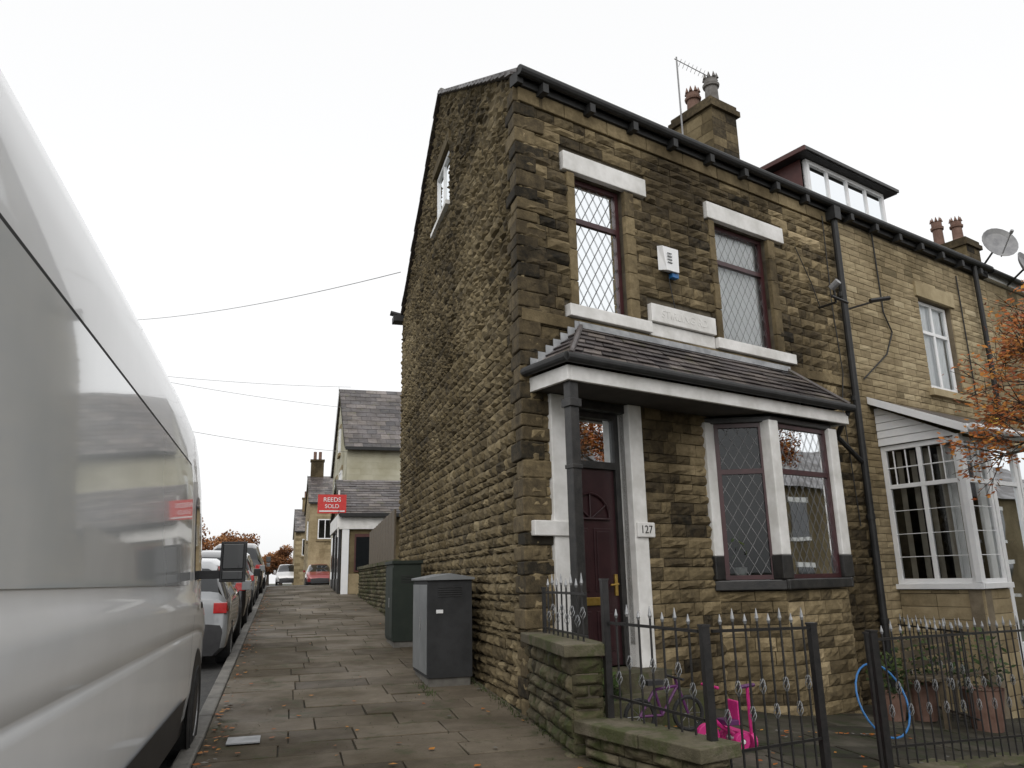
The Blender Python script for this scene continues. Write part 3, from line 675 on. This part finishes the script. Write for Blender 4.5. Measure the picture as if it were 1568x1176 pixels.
def railing(zb,zr0,zr1,p0,p1,n,tip=.11):
    mb=MB(); 
    dx,dy=p1[0]-p0[0],p1[1]-p0[1]
    L2=lambda f,z:(p0[0]+dx*f,p0[1]+dy*f,z[0]+(z[1]-z[0])*f)
    mb.tube(L2(0,zr0),L2(1,zr0),.012,'black_iron',4); mb.tube(L2(0,zr1),L2(1,zr1),.014,'black_iron',4)
    for i in range(n):
        f=(i+.7)/(n+.4); b=Vector(L2(f,zb)); t=Vector(L2(f,zr1)); up=Vector((0,0,1)); ht=tip if i%2 else tip*.7
        mb.tube(b,t+up*(ht*.5),.008,'black_iron',6)
        q=t+up*(ht*.5)
        mb.tube(q,q+up*.02,.008,'silver',6,r1=.014); mb.tube(q+up*.02,q+up*(.02+ht*.6),.014,'silver',6,r1=.002)
        m=b+(t-b)*(.6 if i%2 else .42)
        for k in range(4):
            pp=[m+up*(-.05+.10*s/6)+Vector((math.cos(k*1.57+s*.5),math.sin(k*1.57+s*.5),0))*(.018*math.sin(math.pi*s/6)+.004) for s in range(7)]
            mb.path(pp,.003,'silver',4)
    return mb
def post(mb,x,y,z0,z1,w=.03):
    mb.box(x-w,x+w,y-w,y+w,z0,z1,'black_iron'); mb.box(x-w-.005,x+w+.005,y-w-.005,y+w+.005,z1,z1+.015,'black_iron')
mbA=railing((1.1,1.1),(1.15,1.15),(1.47,1.47),(2.36,7.15),(2.28,5.9),8,tip=.13); post(mbA,2.37,5.74,.55,1.57,.025); post(mbA,2.36,7.2,1.1,1.5,.015)
mbA.obj('iron_railing')
mbB=railing((.6,.6),(.74,.70),(1.26,1.24),(2.38,5.70),(2.62,4.78),7); post(mbB,2.64,4.74,.3,1.27,.026); mbB.obj('iron_railing')
mbC=railing((.33,.3),(.5,.47),(1.24,1.21),(2.70,4.75),(3.68,5.07),8); post(mbC,3.70,5.08,.1,1.23,.026)
mbC.obj('iron_gate')
mbD=railing((.15,-.2),(.28,-.02),(1.07,.98),(4.55,5.45),(8.0,6.63),26); post(mbD,4.5,5.43,-.1,1.13); post(mbD,4.42,5.40,.0,1.12,.012); mbD.obj('iron_railing')
mb=MB(); P,L=line((8.2,6.55),(4.35,5.25)); 
u=0
while u<L-.05:
    l=min(U(.5,.8),L-u); f=(u+l/2)/L; z=-.22+.35*f
    mb.box(u+.004,u+l-.004,0,.3,z-.5,z,'coping_stone',P); u+=l
mb.obj('low_kerb_wall',bevel=.015)
mbE=railing((.0,-.1),(.1,0),(.95,.9),(6.9,6.9),(7.9,9.0),14); mbE.obj('iron_railing')
rubble_wall('yard_wall',(2.22,16.6),(2.22,24.8),.3,.7,1.95)
mb=MB(); 
for i in range(10): mb.box(2.24,2.28,17+i*.52,17.48+i*.52,2.05,3.1-.02*i,'wood')
mb.obj('wooden_fence')
# ================================================================== CABINETS
def cabinet(name,x0,x1,y0,y1,h,m1,m2,roof):
    mb=MB(); zb=gz(0,(y0+y1)/2)-.03; zt=zb+h
    mb.box(x0+.02,x1-.02,y0+.02,y1-.02,zb-.05,zb+.12,'kerb_mat')
    mb.box(x0,x1,y0,y1,zb+.1,zt,m2); mb.box(x0-.012,x0-.002,y0+.02,(y0+y1)/2-.006,zb+.14,zt-.05,m1); mb.box(x0-.012,x0-.002,(y0+y1)/2+.006,y1-.02,zb+.14,zt-.05,m1)
    if roof:
        vs=[(x0-.03,y0-.03,zt),(x1+.03,y0-.03,zt),(x1+.03,y1+.03,zt),(x0-.03,y1+.03,zt),(x0-.03,y0-.03,zt+.025),(x1+.03,y0-.03,zt+.025),(x1+.03,y1+.03,zt+.025),(x0-.03,y1+.03,zt+.025),((x0+x1)/2,y0-.03,zt+.075),((x0+x1)/2,y1+.03,zt+.075)]
        mb.add(vs,[(0,1,2,3),(0,4,7,3),(1,2,6,5),(0,1,5,8,4),(3,7,9,6,2),(4,8,9,7),(5,6,9,8)],m1)
    else: mb.box(x0-.025,x1+.025,y0-.025,y1+.025,zt,zt+.05,m1)
    mb.box(x0-.022,x0-.012,(y0+y1)/2-.1,(y0+y1)/2-.06,zb+.6,zb+.75,'silver')
    for k in range(5): mb.box(x0+.12,x1-.12,y0-.006,y0+.001,zb+.98+k*.025,zb+.99+k*.025,'tar_black')
    if roof: mb.box(x0+.1,x0+.18,y0-.004,y0+.001,zb+.80,zb+.84,'upvc')
    return mb.obj(name,bevel=.012)
cabinet('telecom_cabinet',1.60,2.12,9.15,10.15,1.17,'cab_grey','cab_dark',True)
cabinet('telecom_cabinet',1.66,2.10,12.6,13.5,1.27,'cab_green','cab_green',False)
# ================================================================== VAN
V=empty('white_panel_van',(-1.66,4.4,.25))
XC=-1.66
prof=[(.10,.42),(.05,.47),(.03,.60),(.0,.80),(-.002,1.0),(0,1.20),(.0,1.235),(.014,1.25),(.0,1.265),(-.006,1.34),(-.010,1.44),(-.006,1.49),(.016,1.53),(.026,1.58),(.045,1.95),(.065,2.4),(.072,2.52),(.085,2.72),(.105,2.87),(.15,2.98),(.24,3.06),(.45,3.11),(1.0,3.14)]
st=[(.92,3.04,.05),(1.0,3.12,.01),(1.3,3.14,0),(3,3.14,0),(5.0,3.13,0),(6.2,3.11,0),(6.9,3.06,.0),(7.3,2.95,.005),(7.6,2.78,.01),(7.85,2.5,.02),(8.05,2.15,.03),(8.2,1.8,.045),(8.33,1.55,.07),(8.45,1.35,.14),(8.52,1.15,.28)]
def vz(z,H): return z if z<1.0 else 1.0+(z-1.0)*(H-1.0)/2.14
mb=MB(); vs=[];n=len(prof)
for (y,H,ins) in st:
    row=[(-.66-i-ins*(1 if i<.99 else 0),y,vz(z,H)) for i,z in prof]
    row+=[(2*XC-x,y_,z) for x,y_,z in reversed(row[:-1])]
    vs+=row
m=2*n-1
for j in range(len(st)-1):
    for i in range(m-1):
        y=st[j][0]; k=min(i,m-2-i)
        mt='van_white'
        if y>=7.59 and y<8.2 and k>=18: mt='car_glass'
        if k<=1: mt='black_plastic'
        mb.add([vs[j*m+i],vs[j*m+i+1],vs[(j+1)*m+i+1],vs[(j+1)*m+i]],[(0,1,2,3)],mt)
mb.add([v for v in vs[:m]],[tuple(range(m))],'van_white'); mb.add([v for v in vs[-m:]],[tuple(range(m))],'black_plastic')
o=mb.obj('body',V,smooth=True)
bm=bmesh.new(); bm.from_mesh(o.data); bmesh.ops.remove_doubles(bm,verts=bm.verts,dist=.0008); bmesh.ops.recalc_face_normals(bm,faces=bm.faces); bm.to_mesh(o.data); bm.free()
def sidex(z,y=4):
    H=3.14;ins=0
    for a,b in zip(st,st[1:]):
        if a[0]<=y<=b[0]:
            f=(y-a[0])/(b[0]-a[0]); H=a[1]+(b[1]-a[1])*f; ins=a[2]+(b[2]-a[2])*f
    zz=z if z<1 else 1+(z-1)*2.14/(H-1)
    for (i0,z0),(i1,z1) in zip(prof,prof[1:]):
        if z0<=zz<=z1: return i0+(i1-i0)*(zz-z0)/(z1-z0)+ins
    return 1
def vpatch(mb,y0,y1,zl,zh,m,off=.004,ny=30,nz=8,rc=.0):
    vs=[];fs=[]
    for a in range(ny+1):
        y=y0+(y1-y0)*a/ny
        for b in range(nz+1):
            lo=zl;hi=zh
            if rc:
                e=min(y-y0,y1-y); 
                if e<rc: k=rc-math.sqrt(max(0,rc*rc-(rc-e)**2)); lo=zl+k; hi=zh-k
            z=lo+(hi-lo)*b/nz; vs.append((-.66-sidex(z,y)+off,y,z))
    for a in range(ny):
        for b in range(nz): k=a*(nz+1)+b; fs.append((k,k+1,k+nz+2,k+nz+1))
    mb.add(vs,fs,m)
mb=MB(); vpatch(mb,1.25,6.62,1.75,2.52,'rubber',.003,80,10,.16); vpatch(mb,1.25,6.60,1.600,2.50,'van_panel',.007,80,14,.16)
mb.obj('side_panel',V,smooth=True)
mb=MB()
vpatch(mb,6.95,7.85,1.64,2.32,'car_glass',.006,12,6,.08)
for y,za,zb_ in((6.78,.62,2.9),(7.98,1.1,1.7)): vpatch(mb,y-.004,y+.004,za,zb_,'rubber',.002,1,16)
vpatch(mb,1.0,6.55,.50,.80,'black_plastic',.014,30,3)
vpatch(mb,6.88,7.08,1.42,1.47,'black_plastic',.03,4,2)
mb.obj('cab_window_and_trim',V)
def wheel(mb,x,y,z,r,side=1,w=.22,rimm='rim'):
    mb.lathe((x,y,z),[(r*.55,0),(r*.8,-.01*side),(r*.95,-.0),(r,-.03*side),(r,-(w-.03)*side),(r*.95,-w*side),(0.01,-w*side)],'tyre',24,(1,0,0))
    mb.lathe((x,y,z),[(.001,-.05*side),(r*.15,-.03*side),(r*.2,-.06*side),(r*.5,-.05*side),(r*.56,-.004*side),(r*.58,0)],rimm,20,(1,0,0))
mb=MB()
for y in(2.2,7.35):
    mb.lathe((-.656,y,.66),[(.001,0),(.41,0),(.43,-.01)],'black_plastic',28,(1,0,0))
    wheel(mb,-.645,y,.60 if y>5 else .55,.36,1); wheel(mb,-2.67,y,.58,.36,-1)
mb.obj('wheels',V,smooth=False)
mb=MB()
mb.box(-.53,-.32,7.3,7.42,1.62,1.96,'black_plastic'); mb.box(-.51,-.34,7.29,7.30,1.73,1.94,'car_glass'); mb.box(-.51,-.34,7.29,7.30,1.64,1.71,'car_glass')
mb.box(-.76,-.5,7.32,7.4,1.65,1.72,'black_plastic')
mb.box(-.76,-.70,.895,.925,1.3,1.9,'tail_red'); 
mb.obj('mirror_and_lamps',V,bevel=.03)
# ================================================================== CARS
def car(name,x,y,paint,s=1.0,flip=False,hs=1.0):
    z0=gz(0,y+2)-.12; E=empty(name,(x,y,z0)); mb=MB()
    S=[(0,.80,.60,.62,.55),(.04,.86,.88,.95,.68),(.12,.87,.93,1.05,.66),(.42,.88,.97,1.36,.58),(.75,.88,.97,1.45,.58),(1.6,.88,.96,1.48,.60),(2.3,.88,.95,1.42,.58),(2.75,.87,.93,1.15,.62),(3.1,.86,.92,.95,.70),(3.7,.84,.82,.84,.66),(4.05,.76,.66,.68,.55),(4.15,.6,.5,.52,.45)]
    pitch=.0473 if y<29 else 0
    def T(px,py,pz):
        if flip: py=4.15-py
        return (x+px*s, y+py*s, z0+pz*s*hs+(py-2)*pitch*s)
    rows=[]
    for (yy,w,hb,hr,wr) in S:
        r=[(w*.85,.2),(w*.97,.3),(w,.5),(w*.99,.75*hb+.1),(w*.95,hb),(wr+.05,hb+(hr-hb)*.85),(wr*.9,hr),(0,hr+.02)]
        row=[(a,yy,b) for a,b in r]; row+=[(-a,yy,b) for a,b in reversed([(p[0],p[2]) for p in row[:-1]])]
        rows.append([T(*p) for p in row])
    m=len(rows[0])
    for j in range(len(rows)-1):
        for i in range(m-1):
            k=min(i,m-2-i); yy=S[j][0]; mt=paint
            if k==4 and .1<yy<2.8: mt='car_glass'
            if k>=5 and (yy in(.12,) or yy in(2.3,2.75)): mt='car_glass'
            if k==0: mt='black_plastic'
            if k==3 and yy==.04 and not flip: mt='tail_red'
            mb.add([rows[j][i],rows[j][i+1],rows[j+1][i+1],rows[j+1][i]],[(0,1,2,3)],mt)
    mb.add(rows[0],[tuple(range(m))],'black_plastic'); mb.add(rows[-1],[tuple(range(m))],'black_plastic')
    o=mb.obj('body',E,smooth=False)
    bm=bmesh.new(); bm.from_mesh(o.data); bmesh.ops.remove_doubles(bm,verts=bm.verts,dist=.0008); bmesh.ops.recalc_face_normals(bm,faces=bm.faces); bm.to_mesh(o.data); bm.free()
    for p in o.data.polygons: p.use_smooth=True
    b=o.modifiers.new('b','BEVEL'); b.width=.02; b.segments=2; b.angle_limit=.5
    mb=MB()
    for py in(.75,3.35):
        for sd in(1,-1):
            c=T(sd*.885,py,.31); wheel(mb,c[0],c[1],c[2],.31*s,sd,.2)
    for sd in(1,-1):
        a=T(sd*.66,-.0,.76); b_=T(sd*.84,.1,.90)
        mb.box(min(a[0],b_[0]),max(a[0],b_[0]),min(a[1],b_[1]),max(a[1],b_[1]),a[2],b_[2],'tail_red' if not flip else 'rim')
        a=T(sd*.90,2.55,.93); b_=T(sd*1.05,2.7,1.08); mb.box(min(a[0],b_[0]),max(a[0],b_[0]),min(a[1],b_[1]),max(a[1],b_[1]),a[2],b_[2],paint)
    a=T(-.26,-.03,.5); b_=T(.26,-.0,.62); mb.box(a[0],b_[0],min(a[1],b_[1]),max(a[1],b_[1])+.02,a[2],b_[2],'yellow_box')
    mb.obj('wheels_and_lamps',E,bevel=.01)
car('parked_car',-1.58,12.0,'paint_silver'); car('parked_car',-1.56,16.8,'paint_black',hs=1.05); car('parked_car',-1.58,21.8,'paint_silver',1.0); car('parked_car',-1.56,26.8,'paint_black',1.05,hs=1.1); car('parked_car',-1.6,32,'paint_grey')
car('parked_car',2.3,54,'paint_red',flip=True); car('parked_car',.3,75,'paint_white',1.1,flip=True,hs=1.2)
# ================================================================== FAR BUILDINGS
def building(name,x0,x1,y0,y1,zb,ze,zr,wall,wins=(),chim=None):
    mb=MB(); mg=MB(); 
    mb.box(x0,x1,y0,y1,zb-1,ze,wall,a=.6)
    ym=(y0+y1)/2
    S_=lambda u,d,z:(u,y0-d,z); W_=lambda u,d,z:(x0-d,u,z)
    stones(mb,S_,zb,ze,lambda z:(x0,x1),hr=(.2,.28),lr=(.4,.8),dep=.01,mat=wall,nu=1,nv=1,val=lambda u,z:.5,back=0,edge=.004)
    def wi(z):
        if z<ze: return (y0,y1)
        k=(z-ze)/(zr-ze)*(ym-y0); return (y0+k,y1-k)
    stones(mb,W_,zb,zr-.1,wi,hr=(.2,.28),lr=(.4,.8),dep=.01,mat=wall,nu=1,nv=1,val=lambda u,z:.5,back=0,edge=.004)
    mb.add([(x0,y0,ze),(x0,y1,ze),(x0,ym,zr)],[(0,1,2)],wall,.5); mb.add([(x1,y0,ze),(x1,y1,ze),(x1,ym,zr)],[(0,1,2)],wall,.5)
    def Q(f,u,h): return (x0-.12+(x1-x0+.24)*u, y0-.2+(ym-y0+.2)*f, ze-.05+(zr-ze+.1)*f+h)
    slates(mb,Q,14,(x1-x0),wd=.35)
    mb.quad([Q(0,0,-.02),Q(0,1,-.02),Q(1,1,-.02),Q(1,0,-.02)],'tar_black')
    mb.quad([(x0-.12,ym,zr+.05),(x1+.12,ym,zr+.05),(x1+.12,y1+.2,ze),(x0-.12,y1+.2,ze)],'slate')
    mb.box(x0-.1,x1,y0-.3,y0-.18,ze-.12,ze-.0,'tar_black')
    mb.add([(x0-.14,y0-.2,ze-.1),(x0-.14,ym,zr),(x0-.14,y1+.2,ze-.1),(x0-.14,y1+.2,ze+.1),(x0-.14,ym,zr+.18),(x0-.14,y0-.2,ze+.1)],[(0,1,4,5),(1,2,3,4)],'coping_stone')
    for (f,u0,u1,za,zb_) in wins:
        P=S_ if f=='s' else W_
        window(mb,mg,P,u0,u1,za,zb_,.04,fm='upvc',tr=None,mull=((u0+u1)/2,),lat=False,glassm='dark_glass',curt=False,fw=.07)
        mb.quad([P(u0,.012,za),P(u1,.012,za),P(u1,.012,zb_),P(u0,.012,zb_)],'interior')
        mb.box(u0-.1,u1+.1,0,.1,za-.15,za,'buff_stone',P); mb.box(u0-.1,u1+.1,0,.05,zb_,zb_+.2,'buff_stone',P)
    if chim:
        cx_,cy_,w,h=chim; mb.box(cx_-w,cx_+w,cy_-w*.7,cy_+w*.7,ze,h,'rock_stone'); mb.box(cx_-w-.06,cx_+w+.06,cy_-w*.7-.06,cy_+w*.7+.06,h,h+.15,'rock_stone')
        for k in(-.4,.4): mb.tube((cx_+k*w,cy_,h+.1),(cx_+k*w,cy_,h+.8),.13,'terracotta',10)
    E=empty(name,((x0+x1)/2,(y0+y1)/2,zb)); mb.obj('walls_and_roof',E); mg.obj('window_glass',E); return E
building('cream_stone_house',2.2,12,31,40.5,1.45,6.75,10.2,'cream_stone',[('w',33.5,34.7,4.6,6.2),('w',36.8,38,4.6,6.2),('w',35.2,36.0,7.2,8.3)])
E=building('corner_shop',1.75,7.5,26,30.95,1.2,3.75,5.1,'gable_stone',[])
mb=MB()
SX=1.75
S_=lambda u,d,z:(u,26-d,z); W_=lambda u,d,z:(SX-d,u,z)
mb.box(SX-.1,3.2,.03,.12,3.25,3.62,'white_paint',S_); mb.box(25.9,30.5,.03,.14,3.3,3.75,'white_paint',W_)
mb.box(SX,SX+.22,.03,.1,1.2,3.25,'upvc',S_); mb.box(2.95,3.15,.03,.1,1.2,3.25,'upvc',S_); mb.box(2.15,2.8,.03,.06,1.9,3.1,'red_trim',S_); mb.box(2.2,2.75,.06,.07,1.95,3.0,'car_glass',S_); mb.box(1.97,2.95,.02,.05,1.2,1.85,'buff_stone',S_)
for a in(26.2,27.8,29.4): mb.box(a,a+1.3,.02,.06,1.7,3.2,'car_glass',W_); mb.box(a-.15,a,.02,.1,1.2,3.3,'black_paint',W_); mb.box(a,a+1.3,.02,.07,1.2,1.7,'black_paint',W_)
mb.obj('shopfront',E)
SG=empty('estate_agent_sign',(1.4,25.9,4)); mb=MB(); mb.box(.95,1.85,25.9,25.95,3.75,4.35,'red_sign'); mb.tube((1.62,25.97,4.5),(1.62,25.97,3.0),.03,'white_paint'); mb.box(1.0,1.8,25.893,25.898,3.80,3.84,'upvc'); mb.obj('board',SG)
text('REEDS','sign_text',.2,'upvc',(1.4,25.89,4.18),(1,0,0),(0,0,1),SG,.003); text('SOLD','sign_text',.18,'upvc',(1.4,25.89,3.97),(1,0,0),(0,0,1),SG,.003)
building('stone_house',1.6,9,58,70,1.45,7.2,9.8,'buff_stone',[('s',2.2,3.2,4.6,6),('w',60,61.5,4.6,6)],chim=(2.2,64,.5,11))
building('stone_house',.9,8,75,90,1.45,6.2,8.8,'buff_stone',[('s',1.5,2.3,4,5.5)],chim=(2,82,.5,9.8))
# ================================================================== TREES
def leafcloud(mb,c,r,n,s,m):
    for i in range(n):
        a=U(0,6.28); b=math.acos(U(-1,1)); q=U(.35,1)**.6
        p=Vector((c[0]+r[0]*q*math.sin(b)*math.cos(a),c[1]+r[1]*q*math.sin(b)*math.sin(a),c[2]+r[2]*q*math.cos(b)))
        x=Vector((U(-1,1),U(-1,1),U(-1,1))).normalized()*s*U(.6,1.3); y=x.orthogonal().normalized()*s*U(.3,.8)
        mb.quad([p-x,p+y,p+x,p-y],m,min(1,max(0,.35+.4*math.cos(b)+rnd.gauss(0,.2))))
def bigtree(name,x,y,h,w,m='dark_leaf'):
    E=empty(name,(x,y,1.3)); mb=MB(); 
    mb.tube((x,y,1),(x,y,1+h*.45),.25,'bark',8,r1=.15)
    ml=MB()
    for i in range(16):
        a=U(0,6.28); rr=w*U(.15,.8); c=(x+rr*math.cos(a),y+rr*math.sin(a),1.3+h*(.45+.5*U(0,1)*(1-.4*rr/w)))
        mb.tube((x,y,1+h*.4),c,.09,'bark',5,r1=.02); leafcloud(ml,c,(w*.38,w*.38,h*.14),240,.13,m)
    mb.obj('trunk',E); ml.obj('foliage',E)
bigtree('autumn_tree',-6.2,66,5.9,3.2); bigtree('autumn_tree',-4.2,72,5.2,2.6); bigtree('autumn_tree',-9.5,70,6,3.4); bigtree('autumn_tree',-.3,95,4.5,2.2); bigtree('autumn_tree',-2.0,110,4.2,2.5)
E=empty('autumn_street_tree',(8.5,5.4,-.2)); mb=MB(); ml=MB()
base_=Vector((8.95,5.3,-.3)); top=Vector((8.55,5.6,4.0)); mb.tube(base_,top,.11,'bark',10,r1=.07)
def twig(p,d,L,r,lev):
    q=p+d*L; mb.tube(p,q,r,'bark',5,r1=r*.6)
    if lev>=2:
        for k in range(8):
            s=p+d*L*U(.2,1.05)+Vector((U(-1,1),U(-1,1),U(-1,1)))*.10
            x=Vector((U(-1,1),U(-1,1),U(-.8,.4))).normalized()*U(.022,.045); y=x.orthogonal().normalized()*U(.012,.025)
            ml.quad([s-x,s+y,s+x,s-y],'leaf',U(0,1))
    if lev<4:
        for k in range(3 if lev>0 else 4):
            nd=(d+Vector((U(-1,1),U(-1,1),U(-.6,.7)))*.75).normalized(); twig(q,nd,L*U(.6,.85),r*.6,lev+1)
for k in range(8):
    a=math.pi*.75+k*.8; twig(base_+(top-base_)*(.70+.3*((k*3)%8)/8),Vector((math.cos(a),math.sin(a),.35)).normalized(),.66,.032,0)
mb.obj('trunk_and_branches',E); ml.obj('foliage',E)
# ================================================================== CABLES
def cable(name,a,b,sag=.4):
    mb=MB(); a=Vector(a);b=Vector(b); pts=[a.lerp(b,i/24)-Vector((0,0,sag*4*(i/24)*(1-i/24))) for i in range(25)]
    mb.path(pts,.009,'dish_grey',4); return mb.obj(name)
cable('overhead_cable',(2.2,16.3,8.3),(-9,34,12.2),.4)
cable('overhead_cable',(2.4,33,9.7),(-12,31,10.0),.3); cable('overhead_cable',(2.3,34,9.0),(-12,30,10.3),.3); cable('overhead_cable',(2.2,31.2,6.6),(-12,24,8.2),.5)
# ================================================================== TOYS etc in the garden
T=empty('pink_tricycle',(3.5,6.2,.2)); mb=MB()
tx,ty=3.36,6.1; tz=gz(tx,ty)
for (a,b,r) in[(0,0,.10),(.24,.11,.065),(.24,-.11,.065)]:
    mb.lathe((tx+a,ty+b-.02,tz+r),[(r*.4,0),(r,0),(r,.05),(r*.4,.05),(r*.4,0)],'pink',18,(0,1,0)); mb.tube((tx+a,ty+b-.03,tz+r),(tx+a,ty+b+.04,tz+r),r*.3,'upvc',10)
mb.tube((tx,ty,tz+.10),(tx+.05,ty,tz+.48),.015,'pink'); mb.tube((tx+.05,ty-.13,tz+.48),(tx+.05,ty+.13,tz+.48),.013,'pink')
mb.path([(tx+.03,ty,tz+.26),(tx+.12,ty,tz+.17),(tx+.24,ty,tz+.1)],.018,'pink'); mb.tube((tx+.24,ty-.11,tz+.065),(tx+.24,ty+.11,tz+.065),.012,'upvc')
mb.box(tx+.13,tx+.25,ty-.08,ty+.08,tz+.18,tz+.22,'purple'); mb.box(tx+.24,tx+.27,ty-.08,ty+.08,tz+.18,tz+.36,'pink')
mb.obj('frame_and_wheels',T,bevel=.006)
T=empty('childs_scooter',(3.9,6.3,.1)); mb=MB(); sx,sy=3.82,6.2; sz=gz(sx,sy)
mb.box(sx-.04,sx+.04,sy,sy+.4,sz+.08,sz+.11,'pink'); mb.tube((sx,sy,sz+.09),(sx-.04,sy-.06,sz+.5),.014,'pink'); mb.tube((sx-.13,sy-.10,sz+.5),(sx+.05,sy-.02,sz+.5),.016,'purple')
for a in(0,.4): mb.lathe((sx-.02,sy+a,sz+.06),[(.02,0),(.06,0),(.06,.04),(.02,.04)],'pink',16,(1,0,0))
mb.obj('deck_and_handlebar',T)
T=empty('childs_bicycle',(3.2,6.6,.3)); mb=MB(); bx,by=3.0,6.6; bz=gz(bx,by)
def ring(c,r,rr,m,n=24):
    pts=[(c[0]+r*math.cos(i*2*math.pi/n),c[1],c[2]+r*math.sin(i*2*math.pi/n)) for i in range(n+1)]; mb.path(pts,rr,m,6)
for a in(0,.46):
    ring((bx+a,by,bz+.15),.135,.018,'tyre'); 
    for k in range(8): mb.tube((bx+a,by,bz+.15),(bx+a+.13*math.cos(k*.785),by,bz+.15+.13*math.sin(k*.785)),.003,'silver',3)
mb.path([(bx,by,bz+.15),(bx+.15,by,bz+.36),(bx+.37,by,bz+.38),(bx+.21,by,bz+.15),(bx+.15,by,bz+.36)],.013,'purple'); mb.path([(bx+.46,by,bz+.15),(bx+.35,by,bz+.45)],.013,'purple'); mb.tube((bx+.35,by-.16,bz+.45),(bx+.35,by+.16,bz+.45),.011,'black_plastic'); mb.tube((bx,by,bz+.15),(bx+.21,by,bz+.15),.011,'purple')
mb.box(bx+.07,bx+.22,by-.05,by+.05,bz+.40,bz+.44,'black_plastic'); mb.obj('frame_and_wheels',T)
mb=MB(); c=Vector((5.75,6.9,.36)); mb.path([c+Vector((.28*math.cos(i*.2618),.12*math.sin(i*.2618),.33*math.sin(i*.2618))) for i in range(25)],.010,'blue_plastic',8); mb.obj('hula_hoop')
T=empty('garden_bench',(6.3,7.7,0)); mb=MB(); P=lambda u,d,z:FAC(4.6+u,1.0+d,z+.0)
for k in range(4): mb.box(0,1.2,.02+k*.1,.1+k*.1,.38,.41,'wood',P)
for k in range(3): mb.box(0,1.2,.0,.025,.48+k*.12,.56+k*.12,'wood',P)
for u in(.05,1.1): mb.box(u,u+.05,-.03,-.002,-.15,.85,'wood',P); mb.box(u,u+.05,.36,.41,-.15,.375,'wood',P)
mb.obj('slats_and_legs',T)
def potplant(x,y,r,h,m='green_leaf'):
    E=empty('potted_plant',(x,y,gz(x,y))); mb=MB(); z=gz(x,y); mb.lathe((x,y,z),[(0.001,0),(r*.7,0),(r,h*.5),(r*1.05,h*.5),(r*.95,h*.48),(.001,h*.45)],'terracotta',16); mb.obj('pot',E)
    mb=MB(); leafcloud(mb,(x,y,z+h*.8),(r*1.6,r*1.6,h*.45),260,.035,m); mb.obj('leaves',E)
potplant(6.8,8.0,.16,.6); potplant(7.3,8.1,.2,.8); potplant(2.9,7.15,.12,.4); potplant(7.7,7.6,.22,.9)
# ================================================================== WORLD / LIGHT / CAMERA
sc=bpy.context.scene
w=bpy.data.worlds.new('World'); sc.world=w; w.use_nodes=True; nt=w.node_tree
bg=nt.nodes['Background']; out=nt.nodes['World Output']
sky=N(nt,'ShaderNodeTexSky',sky_type='NISHITA'); sky.sun_disc=False; sky.sun_elevation=math.radians(42); sky.sun_rotation=math.radians(200); sky.air_density=1; sky.dust_density=4
hs=N(nt,'ShaderNodeHueSaturation',Saturation=.10); nt.links.new(sky.outputs[0],hs.inputs['Color']); nt.links.new(hs.outputs[0],bg.inputs[0]); bg.inputs[1].default_value=.05
b2=N(nt,'ShaderNodeBackground'); b2.inputs[0].default_value=(.96,.962,.965,1); b2.inputs[1].default_value=.90
ad=N(nt,'ShaderNodeAddShader'); nt.links.new(bg.outputs[0],ad.inputs[0]); nt.links.new(b2.outputs[0],ad.inputs[1]); nt.links.new(ad.outputs[0],out.inputs[0])
sl=bpy.data.lights.new('sun','SUN'); sl.energy=.5; sl.angle=math.radians(45); sl.color=(1,.95,.88); so=bpy.data.objects.new('sun',sl); sc.collection.objects.link(so)
az=math.radians(200); el=math.radians(42); sd=Vector((math.sin(az)*math.cos(el),math.cos(az)*math.cos(el),math.sin(el))); so.rotation_euler=sd.to_track_quat('Z','Y').to_euler()
a=math.radians(-16.21);pi_=math.radians(14.03);ro=math.radians(1.21)
Xa=Vector((math.cos(a),math.sin(a),0)); Fh=Vector((-math.sin(a),math.cos(a),0)); Z=Vector((0,0,1))
F=Fh*math.cos(pi_)+Z*math.sin(pi_); Uu=-Fh*math.sin(pi_)+Z*math.cos(pi_)
Rt=Xa*math.cos(ro)-Uu*math.sin(ro); Up=Xa*math.sin(ro)+Uu*math.cos(ro)
M=Matrix((Rt,Up,-F)).transposed().to_4x4(); M.translation=(0,0,1.6)
cam=bpy.data.cameras.new('camera'); cam.lens=36*1191/1568; cam.sensor_width=36; cam.clip_start=.05; cam.clip_end=3000
co=bpy.data.objects.new('camera',cam); sc.collection.objects.link(co); co.matrix_world=M; sc.camera=co
sc.view_settings.view_transform='Standard'; sc.view_settings.look='None'; sc.view_settings.exposure=0
